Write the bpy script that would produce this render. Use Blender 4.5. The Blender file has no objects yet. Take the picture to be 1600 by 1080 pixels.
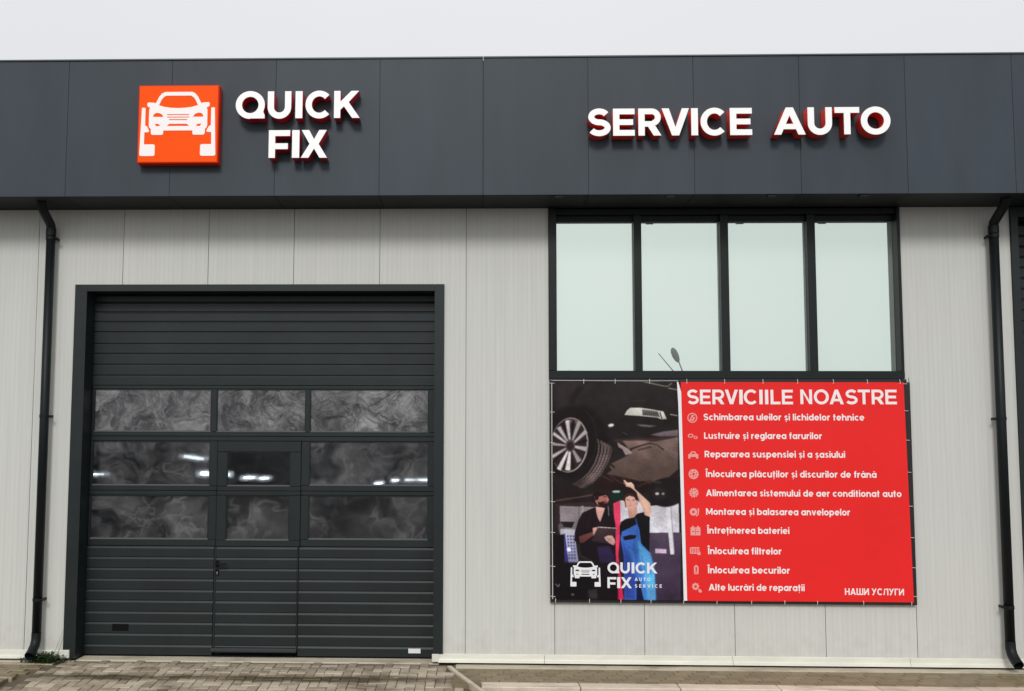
import bpy, bmesh, math, random
import numpy as np
from mathutils import Vector, Matrix
random.seed(7); rng = np.random.default_rng(7)
S = bpy.context.scene
COL = S.collection
rad = math.radians

# ---------------------------------------------------------------- camera
def cam_axes(p, y, r):
    f = Vector((-math.sin(y)*math.cos(p), math.cos(y)*math.cos(p), math.sin(p)))
    rt = Vector((math.cos(y), math.sin(y), 0)); up = rt.cross(f)
    return math.cos(r)*rt+math.sin(r)*up, -math.sin(r)*rt+math.cos(r)*up, f
R_, U_, F_ = cam_axes(0.0747, 0.0264, 0.0035)
cd = bpy.data.cameras.new('camera'); cam = bpy.data.objects.new('camera', cd); COL.objects.link(cam)
cam.matrix_world = Matrix(((R_.x, U_.x, -F_.x, -0.857), (R_.y, U_.y, -F_.y, -10.535), (R_.z, U_.z, -F_.z, 2.3895), (0, 0, 0, 1)))
cd.sensor_fit = 'HORIZONTAL'; cd.sensor_width = 36; cd.lens = 1443.79/1600*36
cd.shift_x = 90.5/1600; cd.shift_y = 54.07/1600
cd.clip_start = 0.1; cd.clip_end = 3000
S.camera = cam

# ---------------------------------------------------------------- sky and sun (overcast)
SUN_EL, SUN_AZ = rad(37), rad(184)
W = bpy.data.worlds.new('World'); S.world = W; W.use_nodes = True
nt = W.node_tree; N = nt.nodes; L = nt.links
for n in list(N): N.remove(n)
out = N.new('ShaderNodeOutputWorld'); bg = N.new('ShaderNodeBackground')
sky = N.new('ShaderNodeTexSky'); sky.sky_type = 'NISHITA'; sky.sun_disc = False
sky.sun_elevation = SUN_EL; sky.sun_rotation = SUN_AZ; sky.air_density = 1.0; sky.dust_density = 6.0; sky.ozone_density = 1.0
hs = N.new('ShaderNodeHueSaturation'); hs.inputs['Saturation'].default_value = 0.12
geo = N.new('ShaderNodeTexCoord'); sep = N.new('ShaderNodeSeparateXYZ')
ramp = N.new('ShaderNodeValToRGB')
ramp.color_ramp.elements[0].position = 0.0; ramp.color_ramp.elements[0].color = (0.76, 0.775, 0.79, 1)
ramp.color_ramp.elements[1].position = 1.0; ramp.color_ramp.elements[1].color = (.96, .98, 1.01, 1)
e = ramp.color_ramp.elements.new(0.30); e.color = (0.80, 0.805, 0.83, 1)
nz = N.new('ShaderNodeTexNoise'); nz.inputs['Scale'].default_value = 1.6; nz.inputs['Detail'].default_value = 4
mm = N.new('ShaderNodeMapRange'); mm.inputs[3].default_value = 0.945; mm.inputs[4].default_value = 1.055
mul = N.new('ShaderNodeMix'); mul.data_type = 'RGBA'; mul.blend_type = 'MULTIPLY'; mul.inputs[0].default_value = 1
scl = N.new('ShaderNodeMix'); scl.data_type = 'RGBA'; scl.blend_type = 'MULTIPLY'; scl.inputs[0].default_value = 1
scl.inputs[7].default_value = (10, 10, 10, 1)
mix = N.new('ShaderNodeMix'); mix.data_type = 'RGBA'; mix.inputs[0].default_value = 0.93
L.new(sky.outputs[0], hs.inputs['Color']); L.new(geo.outputs['Generated'], sep.inputs[0]); L.new(sep.outputs[2], ramp.inputs[0])
L.new(geo.outputs['Generated'], nz.inputs['Vector']); L.new(nz.outputs['Fac'], mm.inputs[0])
L.new(ramp.outputs[0], mul.inputs[6]); L.new(mm.outputs[0], mul.inputs[7])
L.new(mul.outputs[2], scl.inputs[6])
L.new(hs.outputs[0], mix.inputs[6]); L.new(scl.outputs[2], mix.inputs[7])
L.new(mix.outputs[2], bg.inputs[0]); bg.inputs[1].default_value = 0.1
L.new(bg.outputs[0], out.inputs[0])
ld = bpy.data.lights.new('sun', 'SUN'); ld.energy = 1.5; ld.angle = rad(15); ld.color = (1.0, 0.985, 0.96)
sun = bpy.data.objects.new('sun', ld); COL.objects.link(sun)
sdir = Vector((math.sin(SUN_AZ)*math.cos(SUN_EL), math.cos(SUN_AZ)*math.cos(SUN_EL), math.sin(SUN_EL)))
sun.rotation_euler = sdir.to_track_quat('Z', 'Y').to_euler(); sun.location = sdir*40
S.view_settings.view_transform = 'Standard'; S.view_settings.look = 'None'
S.view_settings.exposure = 0.0; S.view_settings.gamma = 1.0
try: S.view_settings.use_curve_mapping = False
except Exception: pass
S.cycles.max_bounces = 8; S.cycles.transparent_max_bounces = 12

# ---------------------------------------------------------------- materials
def srgb(r, g, b):
    f = lambda c: (c/255/12.92) if c/255 <= .04045 else ((c/255+.055)/1.055)**2.4
    return (f(r), f(g), f(b))
def mat(name, col, rough=.6, metal=0., var=.0, vscale=3., stretch=(1, 1, 1), bump=0., bscale=40., spec=.5, emit=0., objvar=0., coat=0.):
    m = bpy.data.materials.new(name); m.use_nodes = True; t = m.node_tree; n = t.nodes; l = t.links
    b = n['Principled BSDF']; b.inputs['Base Color'].default_value = (*col, 1); b.inputs['Roughness'].default_value = rough
    b.inputs['Metallic'].default_value = metal; b.inputs['Specular IOR Level'].default_value = spec
    if coat: b.inputs['Coat Weight'].default_value = coat; b.inputs['Coat Roughness'].default_value = .15
    if emit: b.inputs['Emission Color'].default_value = (*col, 1); b.inputs['Emission Strength'].default_value = emit
    last = None
    if var or bump or objvar:
        g = n.new('ShaderNodeNewGeometry'); mp = n.new('ShaderNodeMapping'); mp.inputs['Scale'].default_value = stretch
        l.new(g.outputs['Position'], mp.inputs[0])
    if var:
        z = n.new('ShaderNodeTexNoise'); z.inputs['Scale'].default_value = vscale; z.inputs['Detail'].default_value = 6; z.inputs['Roughness'].default_value = .6
        l.new(mp.outputs[0], z.inputs['Vector'])
        r = n.new('ShaderNodeMapRange'); r.inputs[1].default_value = .25; r.inputs[2].default_value = .75
        r.inputs[3].default_value = 1-var; r.inputs[4].default_value = 1+var; l.new(z.outputs['Fac'], r.inputs[0])
        x = n.new('ShaderNodeMix'); x.data_type = 'RGBA'; x.blend_type = 'MULTIPLY'; x.inputs[0].default_value = 1
        x.inputs[6].default_value = (*col, 1); l.new(r.outputs[0], x.inputs[7]); last = x.outputs[2]
    if objvar:
        oi = n.new('ShaderNodeObjectInfo'); r2 = n.new('ShaderNodeMapRange'); r2.inputs[3].default_value = 1-objvar; r2.inputs[4].default_value = 1+objvar
        l.new(oi.outputs['Random'], r2.inputs[0])
        x2 = n.new('ShaderNodeMix'); x2.data_type = 'RGBA'; x2.blend_type = 'MULTIPLY'; x2.inputs[0].default_value = 1
        if last: l.new(last, x2.inputs[6])
        else: x2.inputs[6].default_value = (*col, 1)
        l.new(r2.outputs[0], x2.inputs[7]); last = x2.outputs[2]
    if last: l.new(last, b.inputs['Base Color'])
    if bump:
        z2 = n.new('ShaderNodeTexNoise'); z2.inputs['Scale'].default_value = bscale; z2.inputs['Detail'].default_value = 4
        l.new(mp.outputs[0], z2.inputs['Vector']); bp = n.new('ShaderNodeBump'); bp.inputs['Strength'].default_value = bump
        bp.inputs['Distance'].default_value = .01
        l.new(z2.outputs['Fac'], bp.inputs['Height']); l.new(bp.outputs[0], b.inputs['Normal'])
    return m

M = {}
M['fascia'] = mat('fascia_grey', (.039, .0515, .065), .5, 0, .13, 1.3, (2.2, 1, .45), .09, 1.6, spec=.3, objvar=.05)
M['fascia_back'] = mat('fascia_joint', (.028, .034, .042), .7)
M['cap'] = mat('parapet_cap_metal', (.07, .08, .09), .4)
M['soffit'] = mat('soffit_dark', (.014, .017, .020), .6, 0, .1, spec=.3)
M['dark'] = mat('anthracite_metal', (.0088, .0148, .0152), .45, 0, .30, 2.2, spec=.4, bump=.03, bscale=8)
M['bead'] = mat('lit_sill_bead', (.10, .105, .105), .4)  # paler than the other beads: light caught on the pane sills, put into the colour
M['frame'] = mat('window_frame_metal', (.009, .0125, .0125), .4, 0, .08, spec=.3)
M['pipe'] = mat('downpipe_metal', (.0075, .0105, .0115), .45, 0, .25, 5, (1, 1, .3), spec=.22)
M['flash'] = mat('cream_flashing', (.70, .69, .60), .45, 0, .10, 4, (.6, 1, 3))
M['black'] = mat('black_steel', (.012, .010, .010), .5)
M['joint'] = mat('joint_backing', (.10, .10, .09), .9)
M['tie'] = mat('white_cord', (.62, .62, .60), .6)
M['red'] = mat('red_print', (.86, .020, .019), .5, 0, .04, 1.5, (1, 1, 1), .35, 2.2, spec=.25)
M['white'] = mat('white_print', (.95, .88, .87), .5)
M['photowhite'] = mat('white_logo_print', (.86, .86, .88), .5)
M['pink'] = mat('pale_pink_print', (.88, .36, .33), .5)
M['face'] = mat('white_acrylic', (.90, .90, .89), .35, emit=.16)
M['ret'] = mat('dark_red_return', (.50, .016, .034), .45, 0, .1, spec=.3)
M['ret2'] = mat('red_return', (.78, .045, .028), .45, 0, .1, spec=.3)
M['orange'] = mat('orange_acrylic', (.96, .085, .000), .4, spec=.12, emit=.12)
M['oside'] = mat('orange_box_side', (.70, .030, .002), .45, spec=.2)
M['logow'] = mat('logo_vinyl', (.92, .86, .84), .4, emit=.12)
M['room'] = mat('workshop_interior', (.06, .065, .075), .8, 0, .3, 1.)
M['label'] = mat('door_sticker', (.75, .75, .75), .5)
M['lock'] = mat('lock_metal', (.5, .5, .5), .3, 1)
M['blackplastic'] = mat('black_plastic', (.003, .003, .003), .5, spec=.15)
M['asphalt'] = mat('asphalt', (.10, .097, .09), .9, 0, .3, .5, bump=.4, bscale=60)
M['sand'] = mat('joint_sand', (.12, .095, .06), .95, 0, .4, 12, bump=.5, bscale=80)
M['walkbed'] = mat('walkway_bed', (.19, .15, .09), .95, 0, .3, 10, bump=.4, bscale=80)
M['leaf'] = mat('weed_leaf', (.03, .062, .014), .6, 0, .5, 30)
M['straw'] = mat('dry_stalk', (.25, .22, .15), .8)
M['bark'] = mat('bark', (.07, .055, .045), .9)
M['twig'] = mat('twigs', (.06, .055, .045), .9)
M['lamp'] = mat('lamp_metal', (.10, .11, .11), .5)
M['tube'] = mat('light_tube', (1, 1, .97), .5, emit=7.)
M['rack'] = mat('pale_rack', (.5, .5, .5), .5, emit=.0)

def wall_material():
    m = mat('sandwich_panel', (.585, .58, .525), .55, 0, .0, spec=.35)
    t = m.node_tree; n = t.nodes; l = t.links; b = n['Principled BSDF']
    g = n.new('ShaderNodeNewGeometry'); sp = n.new('ShaderNodeSeparateXYZ'); l.new(g.outputs['Position'], sp.inputs[0])
    # fine vertical microrib relief
    w = n.new('ShaderNodeMath'); w.operation = 'MULTIPLY'; w.inputs[1].default_value = 2*math.pi/.052; l.new(sp.outputs[0], w.inputs[0])
    s = n.new('ShaderNodeMath'); s.operation = 'SINE'; l.new(w.outputs[0], s.inputs[0])
    ab = n.new('ShaderNodeMath'); ab.operation = 'POWER'; ab.inputs[1].default_value = 6; 
    a0 = n.new('ShaderNodeMath'); a0.operation = 'MULTIPLY_ADD'; a0.inputs[1].default_value = .5; a0.inputs[2].default_value = .5
    l.new(s.outputs[0], a0.inputs[0]); l.new(a0.outputs[0], ab.inputs[0])
    bp = n.new('ShaderNodeBump'); bp.inputs['Strength'].default_value = .30; bp.inputs['Distance'].default_value = .004
    l.new(ab.outputs[0], bp.inputs['Height']); l.new(bp.outputs[0], b.inputs['Normal'])
    # dust streaks running down, broad patches
    oi0 = n.new('ShaderNodeObjectInfo'); of = n.new('ShaderNodeMath'); of.operation = 'MULTIPLY'; of.inputs[1].default_value = 37; l.new(oi0.outputs['Random'], of.inputs[0])
    av = n.new('ShaderNodeVectorMath'); av.operation = 'ADD'; l.new(g.outputs['Position'], av.inputs[0]); l.new(of.outputs[0], av.inputs[1])
    mp = n.new('ShaderNodeMapping'); mp.inputs['Scale'].default_value = (16, 1, .5); l.new(av.outputs[0], mp.inputs[0])
    z = n.new('ShaderNodeTexNoise'); z.inputs['Scale'].default_value = 1.5; z.inputs['Detail'].default_value = 5; l.new(mp.outputs[0], z.inputs['Vector'])
    r = n.new('ShaderNodeMapRange'); r.inputs[1].default_value = .3; r.inputs[2].default_value = .7; r.inputs[3].default_value = .955; r.inputs[4].default_value = 1.025; l.new(z.outputs['Fac'], r.inputs[0])
    z2 = n.new('ShaderNodeTexNoise'); z2.inputs['Scale'].default_value = .7; z2.inputs['Detail'].default_value = 3; l.new(g.outputs['Position'], z2.inputs['Vector'])
    cr = n.new('ShaderNodeMix'); cr.data_type = 'RGBA'; cr.inputs[6].default_value = (.60, .615, .59, 1); cr.inputs[7].default_value = (.63, .62, .575, 1)
    l.new(z2.outputs['Fac'], cr.inputs[0])
    x = n.new('ShaderNodeMix'); x.data_type = 'RGBA'; x.blend_type = 'MULTIPLY'; x.inputs[0].default_value = 1
    l.new(cr.outputs[2], x.inputs[6]); l.new(r.outputs[0], x.inputs[7])
    # narrow lines slightly darker along each microrib
    rr = n.new('ShaderNodeMapRange'); rr.inputs[3].default_value = 1; rr.inputs[4].default_value = .965; l.new(ab.outputs[0], rr.inputs[0])
    x3 = n.new('ShaderNodeMix'); x3.data_type = 'RGBA'; x3.blend_type = 'MULTIPLY'; x3.inputs[0].default_value = 1
    l.new(x.outputs[2], x3.inputs[6]); l.new(rr.outputs[0], x3.inputs[7])
    oi = n.new('ShaderNodeObjectInfo'); r2 = n.new('ShaderNodeMapRange'); r2.inputs[3].default_value = .985; r2.inputs[4].default_value = 1.015
    l.new(oi.outputs['Random'], r2.inputs[0])
    x2 = n.new('ShaderNodeMix'); x2.data_type = 'RGBA'; x2.blend_type = 'MULTIPLY'; x2.inputs[0].default_value = 1
    l.new(x3.outputs[2], x2.inputs[6]); l.new(r2.outputs[0], x2.inputs[7])
    dn = n.new('ShaderNodeTexNoise'); dn.inputs['Scale'].default_value = 7; dn.inputs['Detail'].default_value = 6; l.new(g.outputs['Position'], dn.inputs['Vector'])
    dz = n.new('ShaderNodeMath'); dz.operation = 'MULTIPLY_ADD'; dz.inputs[1].default_value = -1.1; l.new(sp.outputs[2], dz.inputs[0]); l.new(dn.outputs['Fac'], dz.inputs[2])
    dr = n.new('ShaderNodeMapRange'); dr.inputs[1].default_value = .12; dr.inputs[2].default_value = .60; dr.inputs[3].default_value = 0; dr.inputs[4].default_value = .28; l.new(dz.outputs[0], dr.inputs[0])
    dx = n.new('ShaderNodeMix'); dx.data_type = 'RGBA'; dx.inputs[7].default_value = (.36, .32, .25, 1); l.new(dr.outputs[0], dx.inputs[0]); l.new(x2.outputs[2], dx.inputs[6]); l.new(dx.outputs[2], b.inputs['Base Color'])
    return m
M['wall'] = wall_material()

def coated_glass():
    # strongly reflective, faintly green solar glass with a pale film behind it
    m = bpy.data.materials.new('reflective_window_glass'); m.use_nodes = True; t = m.node_tree; n = t.nodes; l = t.links
    b = n['Principled BSDF']; b.inputs['Base Color'].default_value = (.44, .52, .48, 1); b.inputs['Roughness'].default_value = .6
    gl = n.new('ShaderNodeBsdfGlossy'); gl.inputs['Color'].default_value = (.82, .93, .86, 1); gl.inputs['Roughness'].default_value = .004
    mx = n.new('ShaderNodeMixShader'); mx.inputs[0].default_value = .80
    g = n.new('ShaderNodeNewGeometry'); z = n.new('ShaderNodeTexNoise'); z.inputs['Scale'].default_value = .8; z.inputs['Detail'].default_value = 2
    l.new(g.outputs['Position'], z.inputs['Vector']); bp = n.new('ShaderNodeBump'); bp.inputs['Strength'].default_value = .12; bp.inputs['Distance'].default_value = .004
    l.new(z.outputs['Fac'], bp.inputs['Height']); l.new(bp.outputs[0], gl.inputs['Normal'])
    z2 = n.new('ShaderNodeTexNoise'); z2.inputs['Scale'].default_value = 1.3; l.new(g.outputs['Position'], z2.inputs['Vector'])
    cm = n.new('ShaderNodeMix'); cm.data_type = 'RGBA'; cm.inputs[6].default_value = (.60, .72, .66, 1); cm.inputs[7].default_value = (.74, .78, .68, 1)
    l.new(z2.outputs['Fac'], cm.inputs[0]); l.new(cm.outputs[2], b.inputs['Base Color'])
    l.new(b.outputs[0], mx.inputs[1]); l.new(gl.outputs[0], mx.inputs[2]); l.new(mx.outputs[0], n['Material Output'].inputs[0])
    return m
M['glass'] = coated_glass()

def film(name, density, lightness, scale, gloss, fine=1., detail=5):
    # clear door pane covered with crinkled, half peeled protective film
    m = bpy.data.materials.new(name); m.use_nodes = True; t = m.node_tree; n = t.nodes; l = t.links
    n.remove(n['Principled BSDF']); o = n['Material Output']
    g = n.new('ShaderNodeNewGeometry')
    warp = n.new('ShaderNodeTexNoise'); warp.inputs['Scale'].default_value = 2.2; warp.inputs['Detail'].default_value = 2
    fo = n.new('ShaderNodeObjectInfo'); fmu = n.new('ShaderNodeMath'); fmu.operation = 'MULTIPLY'; fmu.inputs[1].default_value = 23.; l.new(fo.outputs['Random'], fmu.inputs[0])
    pos = n.new('ShaderNodeVectorMath'); pos.operation = 'ADD'; l.new(g.outputs['Position'], pos.inputs[0]); l.new(fmu.outputs[0], pos.inputs[1])
    l.new(pos.outputs[0], warp.inputs['Vector'])
    sc = n.new('ShaderNodeVectorMath'); sc.operation = 'SCALE'; sc.inputs['Scale'].default_value = .8; l.new(warp.outputs['Color'], sc.inputs[0])
    ad = n.new('ShaderNodeVectorMath'); ad.operation = 'ADD'; l.new(pos.outputs[0], ad.inputs[0]); l.new(sc.outputs[0], ad.inputs[1])
    z = n.new('ShaderNodeTexNoise'); z.inputs['Scale'].default_value = scale; z.inputs['Detail'].default_value = detail; z.inputs['Roughness'].default_value = .5; z.inputs['Distortion'].default_value = .45
    l.new(ad.outputs[0], z.inputs['Vector'])
    # ridges: 1-|2n-1|
    a = n.new('ShaderNodeMath'); a.operation = 'MULTIPLY_ADD'; a.inputs[1].default_value = 2; a.inputs[2].default_value = -1; l.new(z.outputs['Fac'], a.inputs[0])
    b_ = n.new('ShaderNodeMath'); b_.operation = 'ABSOLUTE'; l.new(a.outputs[0], b_.inputs[0])
    rdg = n.new('ShaderNodeMapRange'); rdg.inputs[1].default_value = 0; rdg.inputs[2].default_value = .16; rdg.inputs[3].default_value = 1; rdg.inputs[4].default_value = 0; l.new(b_.outputs[0], rdg.inputs[0])
    big = n.new('ShaderNodeTexNoise'); big.inputs['Scale'].default_value = 1.7; big.inputs['Detail'].default_value = 3; l.new(ad.outputs[0], big.inputs['Vector'])
    br = n.new('ShaderNodeMapRange'); br.inputs[1].default_value = .32; br.inputs[2].default_value = .68; br.inputs[3].default_value = max(0, density-.35); br.inputs[4].default_value = min(1, density+.3); l.new(big.outputs['Fac'], br.inputs[0])
    ma = n.new('ShaderNodeMath'); ma.operation = 'MULTIPLY_ADD'; ma.inputs[1].default_value = .32*fine; ma.use_clamp = True
    l.new(rdg.outputs[0], ma.inputs[0]); l.new(br.outputs[0], ma.inputs[2])
    df = n.new('ShaderNodeBsdfDiffuse')
    cm = n.new('ShaderNodeMix'); cm.data_type = 'RGBA'; cm.inputs[6].default_value = (lightness*.40, lightness*.40, lightness*.41, 1); cm.inputs[7].default_value = (lightness*1.5, lightness*1.46, lightness*1.48, 1)
    l.new(z.outputs['Fac'], cm.inputs[0]); 
    cr2 = n.new('ShaderNodeMapRange'); cr2.inputs[1].default_value = .36; cr2.inputs[2].default_value = .66; l.new(z.outputs['Fac'], cr2.inputs[0]); l.new(cr2.outputs[0], cm.inputs[0])
    fz = n.new('ShaderNodeTexNoise'); fz.inputs['Scale'].default_value = scale*3.1; fz.inputs['Detail'].default_value = 5; fz.inputs['Distortion'].default_value = .8; l.new(ad.outputs[0], fz.inputs['Vector'])
    fm = n.new('ShaderNodeMapRange'); fm.inputs[1].default_value = .38; fm.inputs[2].default_value = .62; fm.inputs[3].default_value = 1-.5*fine; fm.inputs[4].default_value = 1+.45*fine; l.new(fz.outputs['Fac'], fm.inputs[0])
    pz = n.new('ShaderNodeTexNoise'); pz.inputs['Scale'].default_value = 2.3; pz.inputs['Detail'].default_value = 2; l.new(g.outputs['Position'], pz.inputs['Vector'])
    pmx = n.new('ShaderNodeMapRange'); pmx.inputs[1].default_value = .38; pmx.inputs[2].default_value = .62; pmx.inputs[3].default_value = .55; pmx.inputs[4].default_value = 1.25; l.new(pz.outputs['Fac'], pmx.inputs[0])
    f2 = n.new('ShaderNodeMath'); f2.operation = 'MULTIPLY'; l.new(fm.outputs[0], f2.inputs[0]); l.new(pmx.outputs[0], f2.inputs[1])
    cm2 = n.new('ShaderNodeMix'); cm2.data_type = 'RGBA'; cm2.blend_type = 'MULTIPLY'; cm2.inputs[0].default_value = 1; l.new(cm.outputs[2], cm2.inputs[6]); l.new(f2.outputs[0], cm2.inputs[7]); l.new(cm2.outputs[2], df.inputs[0])
    # folds: edges of warped cells, thin and pale, fading in and out
    vo = n.new('ShaderNodeTexVoronoi'); vo.feature = 'DISTANCE_TO_EDGE'; vo.inputs['Scale'].default_value = scale*1.25
    w2 = n.new('ShaderNodeVectorMath'); w2.operation = 'SCALE'; w2.inputs['Scale'].default_value = .34; l.new(fz.outputs['Color'], w2.inputs[0])
    a2 = n.new('ShaderNodeVectorMath'); a2.operation = 'ADD'; l.new(ad.outputs[0], a2.inputs[0]); l.new(w2.outputs[0], a2.inputs[1]); l.new(a2.outputs[0], vo.inputs['Vector'])
    fl = n.new('ShaderNodeMapRange'); fl.inputs[1].default_value = 0; fl.inputs[2].default_value = .10; fl.inputs[3].default_value = 1; fl.inputs[4].default_value = 0; l.new(vo.outputs['Distance'], fl.inputs[0])
    fp = n.new('ShaderNodeMath'); fp.operation = 'POWER'; fp.inputs[1].default_value = 2.2; l.new(fl.outputs[0], fp.inputs[0])
    fk = n.new('ShaderNodeMath'); fk.operation = 'MULTIPLY'; l.new(fp.outputs[0], fk.inputs[0]); l.new(f2.outputs[0], fk.inputs[1])
    cl = n.new('ShaderNodeMix'); cl.data_type = 'RGBA'; cl.inputs[7].default_value = (lightness*2.3, lightness*2.25, lightness*2.25, 1); l.new(cm2.outputs[2], cl.inputs[6])
    fk2 = n.new('ShaderNodeMath'); fk2.operation = 'MULTIPLY'; fk2.inputs[1].default_value = .55; fk2.use_clamp = True; l.new(fk.outputs[0], fk2.inputs[0]); l.new(fk2.outputs[0], cl.inputs[0]); l.new(cl.outputs[2], df.inputs[0])
    t0 = n.new('ShaderNodeBsdfTransparent'); t0.inputs[0].default_value = (.75, .8, .85, 1)
    rf = n.new('ShaderNodeBsdfRefraction'); rf.inputs['Color'].default_value = (.75, .8, .85, 1); rf.inputs['IOR'].default_value = 1.035; rf.inputs['Roughness'].default_value = .38
    tr = n.new('ShaderNodeMixShader'); tr.inputs[0].default_value = .32; l.new(t0.outputs[0], tr.inputs[1]); l.new(rf.outputs[0], tr.inputs[2])
    m1 = n.new('ShaderNodeMixShader'); l.new(ma.outputs[0], m1.inputs[0]); l.new(tr.outputs[0], m1.inputs[1]); l.new(df.outputs[0], m1.inputs[2])
    gl = n.new('ShaderNodeBsdfGlossy'); gl.inputs['Roughness'].default_value = .12; gl.inputs['Color'].default_value = (.9, .9, .92, 1)
    bp = n.new('ShaderNodeBump'); bp.inputs['Strength'].default_value = .55; bp.inputs['Distance'].default_value = .02; l.new(z.outputs['Fac'], bp.inputs['Height']); l.new(bp.outputs[0], gl.inputs['Normal'])
    m2 = n.new('ShaderNodeMixShader'); m2.inputs[0].default_value = gloss; l.new(m1.outputs[0], m2.inputs[1]); l.new(gl.outputs[0], m2.inputs[2])
    l.new(m2.outputs[0], o.inputs[0])
    return m
M['film1'] = film('crinkled_film_dense', .80, .14, 4.5, .06, .75, 4)
M['film2'] = film('crinkled_film_thin', .38, .105, 2.2, .035, .35, 2.5)
M['film3'] = film('crinkled_film_loose', .48, .10, 1.5, .035, .18, 2)
M['film0'] = film('nearly_clear_film', .0, .05, 1.5, .02, .2, 2)

def paver_material(name, c1, c2, wet, band, wk=.20):
    """concrete pavers; band=(y_far,y_near) is where water stands along the ground"""
    m = mat(name, c1, .85); t = m.node_tree; n = t.nodes; l = t.links; b = n['Principled BSDF']
    g = n.new('ShaderNodeNewGeometry'); sp = n.new('ShaderNodeSeparateXYZ'); l.new(g.outputs['Position'], sp.inputs[0])
    oi = n.new('ShaderNodeObjectInfo')
    z = n.new('ShaderNodeTexNoise'); z.inputs['Scale'].default_value = 9; z.inputs['Detail'].default_value = 6; l.new(g.outputs['Position'], z.inputs['Vector'])
    f = n.new('ShaderNodeMath'); f.operation = 'MULTIPLY_ADD'; f.inputs[1].default_value = .75; l.new(oi.outputs['Random'], f.inputs[0])
    zz = n.new('ShaderNodeMath'); zz.operation = 'MULTIPLY_ADD'; zz.inputs[1].default_value = .9; zz.inputs[2].default_value = -.35; l.new(z.outputs['Fac'], zz.inputs[0]); l.new(zz.outputs[0], f.inputs[2])
    c = n.new('ShaderNodeMix'); c.data_type = 'RGBA'; c.inputs[6].default_value = (*c1, 1); c.inputs[7].default_value = (*c2, 1); l.new(f.outputs[0], c.inputs[0])
    # damp mask
    mp = n.new('ShaderNodeMapping'); mp.inputs['Scale'].default_value = (1.0, 2.6, 1); l.new(g.outputs['Position'], mp.inputs[0])
    w = n.new('ShaderNodeTexNoise'); w.inputs['Scale'].default_value = 1.3; w.inputs['Detail'].default_value = 8; w.inputs['Roughness'].default_value = .68; l.new(mp.outputs[0], w.inputs['Vector'])
    oi.name = 'piece'; yc, hw = (band[0]+band[1])/2, abs(band[0]-band[1])/2
    d = n.new('ShaderNodeMath'); d.operation = 'SUBTRACT'; d.inputs[1].default_value = yc; l.new(sp.outputs[1], d.inputs[0])
    da = n.new('ShaderNodeMath'); da.operation = 'ABSOLUTE'; l.new(d.outputs[0], da.inputs[0])
    dm = n.new('ShaderNodeMapRange'); dm.inputs[1].default_value = hw; dm.inputs[2].default_value = hw+.09; dm.inputs[3].default_value = wk; dm.inputs[4].default_value = 0; l.new(da.outputs[0], dm.inputs[0])
    s = n.new('ShaderNodeMath'); s.operation = 'ADD'; l.new(dm.outputs[0], s.inputs[0]); l.new(w.outputs['Fac'], s.inputs[1])
    ms = n.new('ShaderNodeMapRange'); ms.inputs[1].default_value = .50; ms.inputs[2].default_value = .72; l.new(s.outputs[0], ms.inputs[0])
    c2n = n.new('ShaderNodeMix'); c2n.data_type = 'RGBA'; l.new(ms.outputs[0], c2n.inputs[0]); l.new(c.outputs[2], c2n.inputs[6]); 
    wv = n.new('ShaderNodeMix'); wv.data_type = 'RGBA'; wv.inputs[6].default_value = (*[v*.75 for v in wet], 1); wv.inputs[7].default_value = (*[v*1.25 for v in wet], 1); l.new(f.outputs[0], wv.inputs[0]); l.new(wv.outputs[2], c2n.inputs[7])
    l.new(c2n.outputs[2], b.inputs['Base Color'])
    ro = n.new('ShaderNodeMapRange'); ro.inputs[3].default_value = .9; ro.inputs[4].default_value = .5; l.new(ms.outputs[0], ro.inputs[0]); l.new(ro.outputs[0], b.inputs['Roughness'])
    bz = n.new('ShaderNodeTexNoise'); bz.inputs['Scale'].default_value = 70; bz.inputs['Detail'].default_value = 4; l.new(g.outputs['Position'], bz.inputs['Vector'])
    bp = n.new('ShaderNodeBump'); bp.inputs['Strength'].default_value = .5; bp.inputs['Distance'].default_value = .006; l.new(bz.outputs['Fac'], bp.inputs['Height']); l.new(bp.outputs[0], b.inputs['Normal'])
    return m
M['paver'] = paver_material('ramp_pavers', (.25, .20, .14), (.56, .485, .375), (.095, .074, .042), (-.62, -.70))
M['slab'] = paver_material('walkway_pavers', (.34, .29, .20), (.42, .37, .27), (.20, .155, .085), (-.30, -.74), .40)
M['kerb'] = paver_material('kerb_concrete', (.58, .50, .39), (.74, .65, .52), (.30, .26, .19), (5, 5.1))
M['sill'] = paver_material('sill_concrete', (.48, .43, .33), (.62, .55, .43), (.30, .25, .18), (5, 5.1))

# ---------------------------------------------------------------- mesh helpers
def link(name, me, m, parent=None):
    o = bpy.data.objects.new(name, me); COL.objects.link(o)
    if m is not None and not me.materials: me.materials.append(m)
    if parent is not None: o.parent = parent
    return o
def tag(o, label=None, cat=None, group=None, kind=None):
    if label: o['label'] = label
    if cat: o['category'] = cat
    if group: o['group'] = group
    if kind: o['kind'] = kind
    return o
def empty(name, loc=(0, 0, 0)):
    o = bpy.data.objects.new(name, None); COL.objects.link(o); o.location = loc; return o
def wparent(o, p):      # parent while the geometry is in world coordinates
    o.parent = p; o.matrix_parent_inverse = Matrix.Translation(-Vector(p.location)); return o
def add_box(bm, x0, x1, y0, y1, z0, z1):
    v = [bm.verts.new(p) for p in ((x0, y0, z0), (x1, y0, z0), (x1, y1, z0), (x0, y1, z0), (x0, y0, z1), (x1, y0, z1), (x1, y1, z1), (x0, y1, z1))]
    for f in ((0, 1, 5, 4), (1, 2, 6, 5), (2, 3, 7, 6), (3, 0, 4, 7), (4, 5, 6, 7), (3, 2, 1, 0)): bm.faces.new([v[i] for i in f])
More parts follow.
